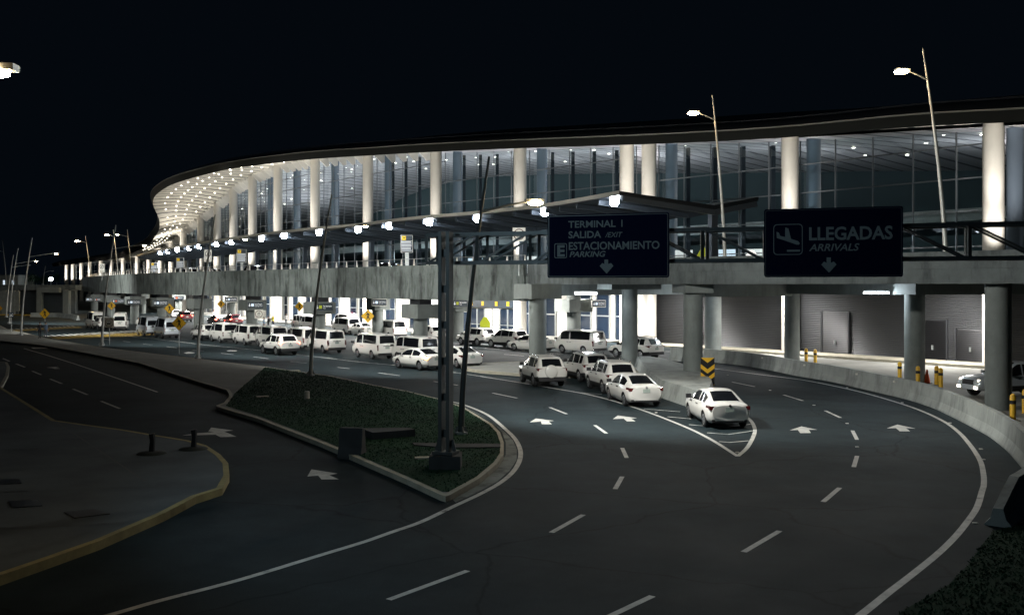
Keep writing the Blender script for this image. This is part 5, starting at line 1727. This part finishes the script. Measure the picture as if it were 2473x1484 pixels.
    for ax in (T['axf'], axr):
        for s_ in (1, -1):
            if whp is None:
                wh = ty.build('wheel', M_tyre, root, local=True, smooth=True)
                rm = rimv.build('rim', M_rim, wh, local=True, smooth=True)
                sp = dk_.build('spoke_gaps', M_cartrim, wh, local=True)
                whp = wh
            else:
                wh = whp.copy(); COL.objects.link(wh); wh.parent = root
                for ch in whp.children:
                    c2 = ch.copy(); COL.objects.link(c2); c2.parent = wh
            wh.location = (ax, s_ * yc, r)
            wh.rotation_euler = (0, 0, 0 if s_ > 0 else math.pi)
    # lamps, bumper, plate, handles, mirrors
    X0 = st[0][0]; X1 = st[-1][0]
    def part(nm, pts, m, par=root):
        q = MB()
        for p in pts: q.box(*p)
        return q.build(nm, m, par, local=True)
    for s_ in (-1, 1):
        q = MB()
        if kind == 'sedan':
            q.obox((X0 + .14, s_ * .62, .86), (.13, 0, 0), (0, .20, 0), (0, 0, .075)); q.obox((X0 + .33, s_ * .795, .88), (.16, s_ * .02, 0), (.0, .035, 0), (0, 0, .055))
        elif kind == 'suv':
            q.obox((X0 + .11, s_ * .66, 1.0), (.09, 0, 0), (0, .17, 0), (0, 0, .085)); q.obox((X0 + .22, s_ * .83, 1.0), (.16, 0, 0), (0, .04, 0), (0, 0, .07))
        elif kind == 'pickup':
            q.obox((X0 + .06, s_ * .80, .95), (.06, 0, 0), (0, .09, 0), (0, 0, .17))
        else:
            q.obox((X0 + .06, s_ * .775, .92), (.06, 0, 0), (0, .065, 0), (0, 0, .22))
        q.build('tail_lamp', M_tail, root, local=True)
        q = MB(); hz = {'sedan': .68, 'suv': .80, 'pickup': .86}.get(kind, .86)
        q.obox((X1 - .20, s_ * (.60 if kind != 'van' else .62), hz), (.10, -s_ * .05, 0), (.05 * s_, .14, 0), (0, 0, .075)); q.build('head_lamp', M_head, root, local=True)
        mx = T['front'][0] + .55
        mi_ = int(np.argmin(abs(xs - mx)))
        q = MB(); q.obox((mx, s_ * (wbe[mi_] + .12), zbe[mi_] + .12), (.06, 0, 0), (0, .11, 0), (0, 0, .085)); q.obox((mx, s_ * (wbe[mi_] + .01), zbe[mi_] + .06), (.03, 0, 0), (0, .06, 0), (0, 0, .02))
        q.build('mirror', M_cartrim if kind != 'pickup' else M_chrome, root, local=True)
        for hx in ((-.35, .62) if kind != 'pickup' else (-.75, .25)):
            if kind in ('van', 'highvan') and hx < 0: hx = .30
            q = MB(); q.obox((hx, s_ * (wmax + .008), .86 if kind == 'sedan' else .98), (.10, 0, 0), (0, .018, 0), (0, 0, .018)); q.build('door_handle', M_chrome if kind == 'pickup' else M_cartrim, root, local=True)
    pz = {'sedan': .80, 'suv': .83, 'pickup': .62}.get(kind, .92)
    dx = {'sedan': .035, 'suv': .035, 'pickup': .03}.get(kind, .015)
    q = MB(); q.obox((X0 - .006, 0, pz), (.014, 0, 0), (0, .17, 0), (0, 0, .085)); q.build('number_plate', M_plate, root, local=True)
    q = MB(); q.tube([(X0 - .03, 0, pz + .15), (X0 + .03, 0, pz + .15)], [.055, .055], 12); q.build('emblem', M_chrome, root, local=True)
    if kind in ('van', 'highvan'):
        part('plate_trim', [((X0, 0, 1.05), (.03, .70, .045))], M_cartrim)
        part('bumper', [((X0 + .02, 0, .42), (.16, 1.56, .20))], M_cartrim)
        part('brake_light', [((X0 + .16, 0, 1.93 if kind == 'van' else 2.2), (.06, .24, .03))], M_tail)
    elif kind == 'suv':
        part('bumper', [((X0 + .05, 0, .48), (.16, 1.58, .22))], M_cartrim)
        for s_ in (-1, 1):
            q = MB(); q.tube([(-1.6, s_ * .62, 1.66), (-1.5, s_ * .62, 1.72), (.2, s_ * .62, 1.745), (.35, s_ * .62, 1.68)], .022, 6); q.build('roof_rail', M_chrome, root, local=True)
    elif kind == 'sedan':
        part('bumper', [((X0 + .10, 0, .34), (.14, 1.42, .10))], M_cartrim)
    elif kind == 'pickup':
        part('grille', [((X1 + .0, 0, .80), (.06, .80, .26))], M_cartrim)
        part('bumper', [((X1 - .06, 0, .52), (.22, 1.62, .18))], M_carsilver)
        for s_ in (-1, 1): part('fog_lamp', [((X1 + .05, s_ * .62, .54), (.04, .20, .11))], M_head)
    return root


PROTO = {}
def car(kind, rear_left=None, heading=None, label='', paint=None, lit=None, pos=None, name=None, cat=None, group='cars parked along the arrivals road', extra=None):
    """rear_left: ground point of the rear-left wheel; heading: direction vector of the nose"""
    nm = {'sedan': 'sedan', 'suv': 'suv', 'van': 'passenger_van', 'highvan': 'high_roof_van', 'pickup': 'pickup_truck'}[kind]
    ct = {'sedan': 'car', 'suv': 'SUV', 'van': 'van', 'highvan': 'van', 'pickup': 'pickup truck'}[kind]
    if kind not in PROTO:
        PROTO[kind] = make_car(kind, nm, label, ct, M_carwhite)
        o = PROTO[kind]
    else:
        o = copy_tree(PROTO[kind])
        # strip what the first one got later
    o['label'] = label; o['category'] = ct; o['group'] = group
    h = Vector((heading[0], heading[1], 0)).normalized()
    lft = Vector((-h.y, h.x, 0))
    off = {'sedan': (-1.38, .80), 'suv': (-1.33, .82), 'van': (-1.21, .76), 'highvan': (-1.21, .79), 'pickup': (-1.53, .80)}[kind]
    c = Vector((rear_left[0], rear_left[1], 0)) - h * off[0] - lft * off[1]
    if pos is not None: c = Vector(pos)
    o.location = c
    o.rotation_euler = (0, 0, math.atan2(h.y, h.x))
    def reslot(ob, frm, to):
        for sl_ in ob.material_slots:
            if sl_.material == frm:
                sl_.link = 'OBJECT'; sl_.material = to
    for ch in o.children:
        if paint is not None: reslot(ch, M_carwhite, paint)
        if lit == 'tail' and ch.name.startswith(('tail_lamp', 'brake_light')): reslot(ch, M_tail, M_taillit)
    if lit == 'indicator':
        tl = [ch for ch in o.children if ch.name.startswith('tail_lamp')]
        tl = max(tl, key=lambda ch: ch.data.vertices[0].co.y)
        reslot(tl, M_tail, M_indlit)
    if lit == 'head':
        for ch in o.children:
            if ch.name.startswith(('head_lamp', 'fog_lamp')): reslot(ch, M_head, M_headlit)
    return o


RD = (-.56, .83)
gpx = lambda x, y: G(x, y)[:2]
# make sure every prototype is built clean before any of them is altered
# nearest parked cars, right to left
c1 = car('sedan', gpx(1701, 1030), (-.05, 1), 'white sedan parked nearest, alone on the hatched area beside the chevron board')
car('sedan', gpx(1508, 980), (-.17, .98), 'white sedan parked second nearest, close along the plinth wall')
car('suv', gpx(1456, 950), (-.2, .98), 'white SUV with roof rails half hidden behind the second white sedan')
s5 = car('suv', gpx(1289, 932), (-.24, .97), 'white SUV with a round spare wheel cover on its tailgate')
q = MB(); q.tube([(-2.30, .10, .92), (-2.44, .10, .92), (-2.48, .10, .92)], [.36, .36, .30], 28)
q.build('spare_wheel_cover', M_carwhite, s5, local=True, smooth=True)
car('suv', gpx(1399, 921.5), (-.26, .96), 'white SUV farther back between the spare-wheel SUV and the roof-rail SUV')
# front row by the lane
car('sedan', gpx(1013, 894), (-.62, .78), 'white sedan with amber indicator lit, left of the gantry post', lit='indicator')
car('sedan', gpx(1103, 888), (-.45, .9), 'white sedan right behind the gantry post and lamp post')
VV = 'white parked van'
car('van', (-7.2, 73.0), RD, 'white van directly behind the sedan with the amber indicator, front row')
car('van', (-10.9, 77.4), RD, 'white van in the front row just below the right diamond sign')
car('van', (-16.0, 84.2), RD, 'white van in the front row whose nose is behind the lamp post')
car('van', (-18.9, 88.2), RD, 'white van mostly hidden between the brake-lit SUV and the lamp post')
car('suv', gpx(667, 857.3), (-.6, .8), 'white SUV with both tail lamps glowing at the lane side of the vans', lit='tail')
car('van', (-22.6, 92.0), RD, 'white van in the front row just left of the SUV with lit tail lamps')
car('van', (-25.6, 95.2), RD, 'white van in the front row, third from its left end')
car('van', (-29.2, 99.4), RD, 'white van near the left end of the front row beside the small SUV')
car('suv', (-32.6, 104.0), RD, 'white SUV at the left end of the front row, right of the lamp post')
# across the crossing
car('highvan', gpx(274, 797), (-.30, .95), 'white high-roof van seen from behind beside the bus sign')
car('highvan', gpx(391, 817), RD, 'silver high-roof van right of the pair behind the large diamond sign', paint=M_carsilver)
car('highvan', gpx(347, 811.5), RD, 'silver high-roof van left of the pair, next to the yellow crossing bars', paint=M_carsilver)
car('suv', gpx(236, 797), RD, 'white SUV between two far vans behind the lamp post')
car('highvan', gpx(219, 793.5), RD, 'white high-roof van farthest left beyond the crossing')
# second row along the building
car('van', (-13.3, 107.5), RD, 'long white van behind the diamond sign and the pier, second row')
car('sedan', (-17.4, 113.6), RD, 'white sedan between two vans in the second row, mostly hidden')
car('van', (-19.6, 116.2), RD, 'white van in the second row left of the diamond sign')
car('highvan', (-20.8, 122.5), RD, 'white high-roof van behind the pier with the taxi board, second row')
car('van', (-25.2, 124.0), RD, 'white van in the second row half behind the tall lamp post')
car('van', (-27.2, 128.4), RD, 'white van at the left end of the second row near the arrivals people')
car('suv', (-8.6, 100.6), RD, 'white SUV half hidden right behind the front pier in the second row', lit=None)
car('suv', gpx(1152.5, 835), (-.62, .78), 'white SUV in the second row right of the gantry, left of its twin')
car('suv', gpx(1230, 841), (-.64, .77), 'white SUV in the second row left of the pier, right of its twin')
car('sedan', gpx(1296, 849), (-.72, .69), 'white sedan partly hidden by the pier in the second row')
car('van', gpx(1409, 855), (-.66, .75), 'pale silver van between two piers in front of the entrance', paint=M_carwhite)
car('suv', gpx(1546, 867), (-.62, .78), 'white SUV with roof rails passing behind the pier at the louvred wall')
# far away under the viaduct
car('suv', gpx(436, 777), (-.5, .87), 'dark red SUV with all tail lamps lit under the far viaduct', paint=M_carred, lit='tail')
car('suv', gpx(412, 771), (-.5, .87), 'white SUV ahead of the red-lit SUV under the viaduct')
car('sedan', gpx(517, 785), (-.55, .83), 'dark sedan with lit tail lamps left of the dark SUV at the arrivals kerb', paint=M_cardark, lit='tail')
car('suv', gpx(553, 788), (-.5, .87), 'dark SUV with lit tail lamps at the arrivals kerb', paint=M_carred, lit='tail')
# upper road
u1 = car('suv', (0, 0), RD, 'dark SUV with a lit brake lamp on the upper road behind the railing', paint=M_cardark, lit='tail', pos=(-31.2, 119.5, 6.45))
u2 = car('sedan', (0, 0), RD, 'white sedan on the upper road ahead of the dark SUV, only its roof showing', pos=(-38.5, 128.5, 6.45))
u3 = car('suv', (0, 0), RD, 'white SUV farthest along the upper road, only its roof showing', pos=(-44.5, 137, 6.45))
u4 = car('sedan', (0, 0), RD, 'black sedan on the upper road under the largest departure board', paint=M_cardark, pos=(-11.5, 92.5, 6.45))
# pickup at the right border
pk = car('pickup', (0, 0), (-.97, -.25), 'silver pickup truck with lit headlamps driving in at the right border behind the pier', paint=M_carsilver, lit='head', pos=(25.9, 51.6, 0))
for k in range(6):
    q = MB(); q.obox((-2.20, -.45 + k * .18, .50), (.012, 0, 0), (0, .07, 0), (0, 0, .022)); q.build('reflector_strip', M_tail if k % 2 else M_signwhite, c1, local=True)
for s_ in (-.55, .55):
    h = Vector((-.97, -.25, 0)).normalized(); l_ = Vector((-h.y, h.x, 0))
    p = Vector((25.9, 51.6, .6)) + h * 2.9 + l_ * s_
    light('head_lamp_beam', 'SPOT', p, 260, (1, .88, .7), .08, p + h * 6 + Vector((0, 0, -.8)), 70, .6)
for gx, gy, pw in [ (450, 762, 60), (570, 772, 50)]:
    p = G(gx, gy + 22)
    light('tail_lamp_glow', 'POINT', (p[0], p[1] - .4, 1.0), pw * .12, (1, .1, .06), .1)

# ------------------------------------------------------------------ people
def person(loc, face, label, top, legs, pose='stand', h=1.74, hairc=(0.012, 0.01, 0.009), bag=False):
    t = thing('person', label, 'person', loc)
    t.rotation_euler = (0, 0, math.atan2(face[1], face[0]) - math.pi / 2)      # local +Y is forwards
    t.scale = (h / 1.74,) * 3
    J = {}
    V, E_, Rr, Mt = [], [], [], []
    def add(n, p, r, par=None):
        J[n] = len(V); V.append(p); Rr.append(r)
        if par is not None: E_.append((J[par], J[n]))
    st = .10 if pose == 'walk' else .02
    add('pelvis', (0, 0, .95), .135)
    add('waist', (0, .0, 1.08), .125, 'pelvis'); add('chest', (0, .0, 1.27), .15, 'waist'); add('shoulders', (0, -.01, 1.41), .115, 'chest')
    add('neck', (0, .0, 1.50), .055, 'shoulders'); add('jaw', (0, .03, 1.575), .068, 'neck'); add('head', (0, .015, 1.655), .088, 'jaw'); add('crown', (0, .0, 1.70), .07, 'head')
    add('nose', (0, .115, 1.625), .013, 'head')
    for s, n in ((1, 'r'), (-1, 'l')):
        f = st * (1 if s > 0 else -1)
        add('hip' + n, (.095 * s, 0, .88), .098, 'pelvis'); add('knee' + n, (.10 * s, f + .02, .49), .062, 'hip' + n)
        add('ankle' + n, (.105 * s, f * 1.6 - .02, .09), .042, 'knee' + n); add('toe' + n, (.12 * s, f * 1.6 + .15, .035), .036, 'ankle' + n)
        add('sh' + n, (.185 * s, -.01, 1.40), .062, 'shoulders')
        if pose == 'phone' and s > 0:
            el, wr = (.25, .06, 1.13), (.13, .26, 1.22)
        else:
            el, wr = (.245 * s, -.03 - f * .5, 1.13), (.265 * s, .06 - f, .89)
        add('el' + n, el, .045, 'sh' + n); add('wr' + n, wr, .03, 'el' + n)
        d = (Vector(wr) - Vector(el)).normalized()
        pm = Vector(wr) + d * .075
        add('palm' + n, tuple(pm), .034, 'wr' + n)
        sd = Vector((0, 1, 0)) - d * d.y; sd.normalize()
        for k, (o_, ln) in enumerate(((-.028, .06), (-.01, .078), (.01, .082), (.028, .072))):
            b_ = pm + d * .03 + sd * o_
            add('f%d' % k + n, tuple(b_ + d * ln * .5), .0095, 'palm' + n); add('g%d' % k + n, tuple(b_ + d * ln * .9 + Vector((-.02 * s, 0, 0))), .008, 'f%d' % k + n)
        add('th' + n, tuple(pm + sd * .05 + d * .005), .010, 'palm' + n); add('ti' + n, tuple(pm + sd * .06 + d * .04), .009, 'th' + n)
    me = bpy.data.meshes.new('body')
    me.from_pydata(V, E_, [])
    ob = bpy.data.objects.new('tmp', me); COL.objects.link(ob)
    sk = ob.modifiers.new('skin', 'SKIN'); sk.use_smooth_shade = True
    for i, r in enumerate(Rr): me.skin_vertices[0].data[i].radius = (r, r * (.72 if V[i][2] > 1.0 and V[i][2] < 1.46 and abs(V[i][0]) < .05 else 1))
    me.skin_vertices[0].data[0].use_root = True
    sb = ob.modifiers.new('sub', 'SUBSURF'); sb.levels = 1; sb.render_levels = 1
    bpy.context.view_layer.update()
    m2 = bpy.data.meshes.new_from_object(ob.evaluated_get(bpy.context.evaluated_depsgraph_get()))
    bpy.data.objects.remove(ob)
    for m in (M_skin, top, legs, M_black): m2.materials.append(m)
    for f in m2.polygons:
        c = f.center
        if c.z < .085: i = 3
        elif c.z < .93 and abs(c.x) < .22: i = 2
        elif c.z < 1.47 and c.z > .90: i = 1
        else: i = 0
        if (abs(c.x) > .2 and c.z < .95): i = 0
        f.material_index = i; f.use_smooth = True
    b = bpy.data.objects.new('body', m2); COL.objects.link(b); b.parent = t
    q = MB()
    q.tube([(0, -.03, 1.60), (0, -.028, 1.66), (0, -.015, 1.72), (0, 0, 1.755)], [.09, .103, .088, .03], 14)
    q.build('hair', mat('hair', hairc, .7), t, local=True, smooth=True)
    if bag:
        q = MB(); q.box((0, -.2, 1.2), (.30, .16, .42)); q.build('backpack', M_black, t, local=True)
    return t


C_black = mat('cloth_black', (.012, .012, .014), .8); C_blue = mat('cloth_blue', (.14, .20, .30), .8); C_navy = mat('cloth_navy', (.05, .055, .07), .8)
C_white = mat('cloth_white', (.65, .64, .62), .8); C_yel = mat('cloth_yellow', (.72, .62, .05), .7); C_grey = mat('cloth_grey', (.12, .13, .15), .8)
person(G(96.5, 816.5, .16), (-.8, .5), 'person in dark clothes standing on the median, left of the diamond sign post', C_black, C_black, 'phone')
person(G(110.5, 815.5, .16), (.4, .9), 'person in blue shirt and grey trousers standing behind the diamond sign post', C_blue, C_grey, h=1.70)
def sp(px, py, Y): return ((px - CX) * Y / F, Y, .16)
person(sp(637, 0, 122), (.9, .2), 'person in blue shirt walking at the arrivals kerb right of the 25 KPH sign', C_blue, C_navy, 'walk')
person(sp(691, 0, 137), (.3, -.9), 'person in white shirt standing by the bright column behind the vans', C_white, C_navy)
person(sp(659, 0, 131), (-.4, -.8), 'person in yellow vest standing by the barrier rail at the arrivals kerb', C_yel, C_navy)
person(sp(648, 0, 126), (-.9, .2), 'person in black with a backpack at the arrivals kerb', C_black, C_black, bag=True)
person(sp(516, 0, 158), (.2, -1), 'person in pale shirt behind the dark sedan under the viaduct', C_white, C_grey)
person(sp(334, 0, 120), (.6, -.7), 'person in white shirt left of the silver vans', C_white, C_navy)

# ------------------------------------------------------------------ far left: overpass, retaining wall, hut
ov = thing('overpass', 'low concrete overpass on square columns at the far left', 'overpass', P(60, 756, 200))
Yo = 202
def bx(x0, x1, z0, z1, Y, dep, name, m, par):
    a, b = (x0 - CX) * Y / F, (x1 - CX) * Y / F
    mb = MB(); mb.box(((a + b) / 2, Y + dep / 2, (z0 + z1) / 2), (b - a, dep, z1 - z0)); return mb.build(name, m, par)
bx(-120, 182, 4.85, 5.9, Yo, 9, 'deck', M_concd, ov)
bx(88, 142, 4.35, 5.4, Yo - 1.2, 1.1, 'pier_cap', M_pier, ov)
bx(88, 99.5, 0, 4.34, Yo - 1.2, 1.0, 'column', M_pier, ov)
bx(151.5, 165, 0, 4.8, Yo - 2.5, 1.2, 'column', M_pier, ov)
bx(166, 181, 0, 4.8, Yo - .5, 1.2, 'abutment', M_concd, ov)
rw = thing('retaining_wall', 'retaining wall of square concrete panels under the overpass at the left', 'wall', ((10 - CX) * 199 / F, 199, 0))
M_pan = mat('panel_concrete', (.24, .26, .24), .85, var=.2, scale=.5, bump=.2)
for c in range(-9, 4):
    for r_ in range(4):
        x0 = 4 + c * 10.6
        z0 = r_ * 1.35 + (.65 if c % 2 else 0)
        z1 = min(z0 + 1.31, 4.8)
        if z1 - z0 < .2: continue
        bx(x0, x0 + 10.2, z0, z1, 199, .35 + .05 * ((c + r_) % 2), 'wall_panel', M_pan, rw)
bx(-100, 43, 0, 4.84, 199.6, .4, 'backing', M_concd, rw)
w2 = bx(43, 152, 0, 4.84, 210, .5, 'underpass_wall', mat('dark_wall', (.05, .06, .065), .85, var=.2, scale=.3), None)
setp(w2, 'dark wall in the underpass behind the overpass columns', 'wall')
ba = [((75 - CX) * 182 / F, 182), ((115 - CX) * 182 / F, 181.5), ((152 - CX) * 182 / F, 180), ((185 - CX) * 176 / F, 174), ((207 - CX) * 168 / F, 165)]
barrier('concrete_barrier', ba, 'low pale concrete barrier on the far side of the left road bend', h=.8)
kk = [((-60 - CX) * 193 / F, 193), ((30 - CX) * 193 / F, 193), ((74 - CX) * 190 / F, 190)]
mb = MB(); mb.band(kk, .5, .22)
for i in range(2): mb.beam((*kk[i], .1), (*kk[i + 1], .1), .4, .2)
struct(mb.build('kerb', M_yelpaint))
hut = thing('hut', 'pale flat-roofed hut above the retaining wall at the left border', 'building', P(10, 686, 232))
bx(-60, 43, 5.7, 8.15, 231, 8, 'wall', M_pan, hut)
bx(-62, 44, 8.15, 8.3, 230.6, 9, 'roof', M_concd, hut)
for k in range(7):
    bx(2 + k * 5.4, 6 + k * 5.4, 6.0, 7.0, 230.9, .08, 'window', M_litwin if k in (1, 5) else M_pan, hut)
# floodlight on the overpass
fl = P(123, 673.5, 236)
t = thing('floodlight', 'very bright white floodlight on a short mast behind the overpass', 'floodlight', (fl[0], fl[1], 5.9))
mb = MB(); mb.tube([(fl[0], fl[1], 5.9), (fl[0], fl[1], fl[2] - .2)], .06, 8); mb.build('mast', M_galv, t)
mb = MB(); mb.box((fl[0], fl[1] + .1, fl[2]), (.9, .3, .6)); mb.build('housing', M_galv, t)
mb = MB(); mb.box((fl[0], fl[1] - .07, fl[2]), (.85, .04, .55)); mb.build('lens', M_lampc, t)
light('floodlight_beam', 'SPOT', (fl[0], fl[1] - .3, fl[2]), 2600, (.85, .95, 1), .3, (fl[0] + 6, fl[1] - 40, 0), 120, .7)
for k, (px, h_, Y) in enumerate([(76, 2.6, 232), (87, 2.2, 240), (101, 2.0, 245), (114, 2.4, 244), (137, 2.8, 240)]):
    x = (px - CX) * Y / F
    tt = thing('small_tree', ['dim slender tree directly right of the pale hut', 'dim small tree second from the pale hut', 'dim tree stem left of the floodlight', 'dim tree just left of the floodlight glare', 'dim bushy tree right of the floodlight'][k], 'tree', (x, Y, 5.7), 0, 'dim trees behind the overpass')
    mb = MB(); mb.tube([(x, Y, 5.7), (x + .1, Y, 5.7 + h_ * .8)], [.10, .04], 7); mb.build('trunk', M_concd, tt)
    mb = MB()
    for j in range(420):
        a = Vector((random.gauss(0, .5), random.gauss(0, .5), h_ * .7 + random.gauss(0, h_ * .2)))
        u_ = Vector((random.uniform(-1, 1), random.uniform(-1, 1), random.uniform(-1, 1))).normalized() * .13
        v_ = u_.cross(Vector((random.random(), 1, .3))).normalized() * .07
        c = Vector((x, Y, 5.7)) + a
        mb.add([c - u_, c + v_, c + u_, c - v_], [(0, 1, 2, 3)])
    mb.build('crown', M_blade, tt)
print('objects', len(bpy.data.objects))
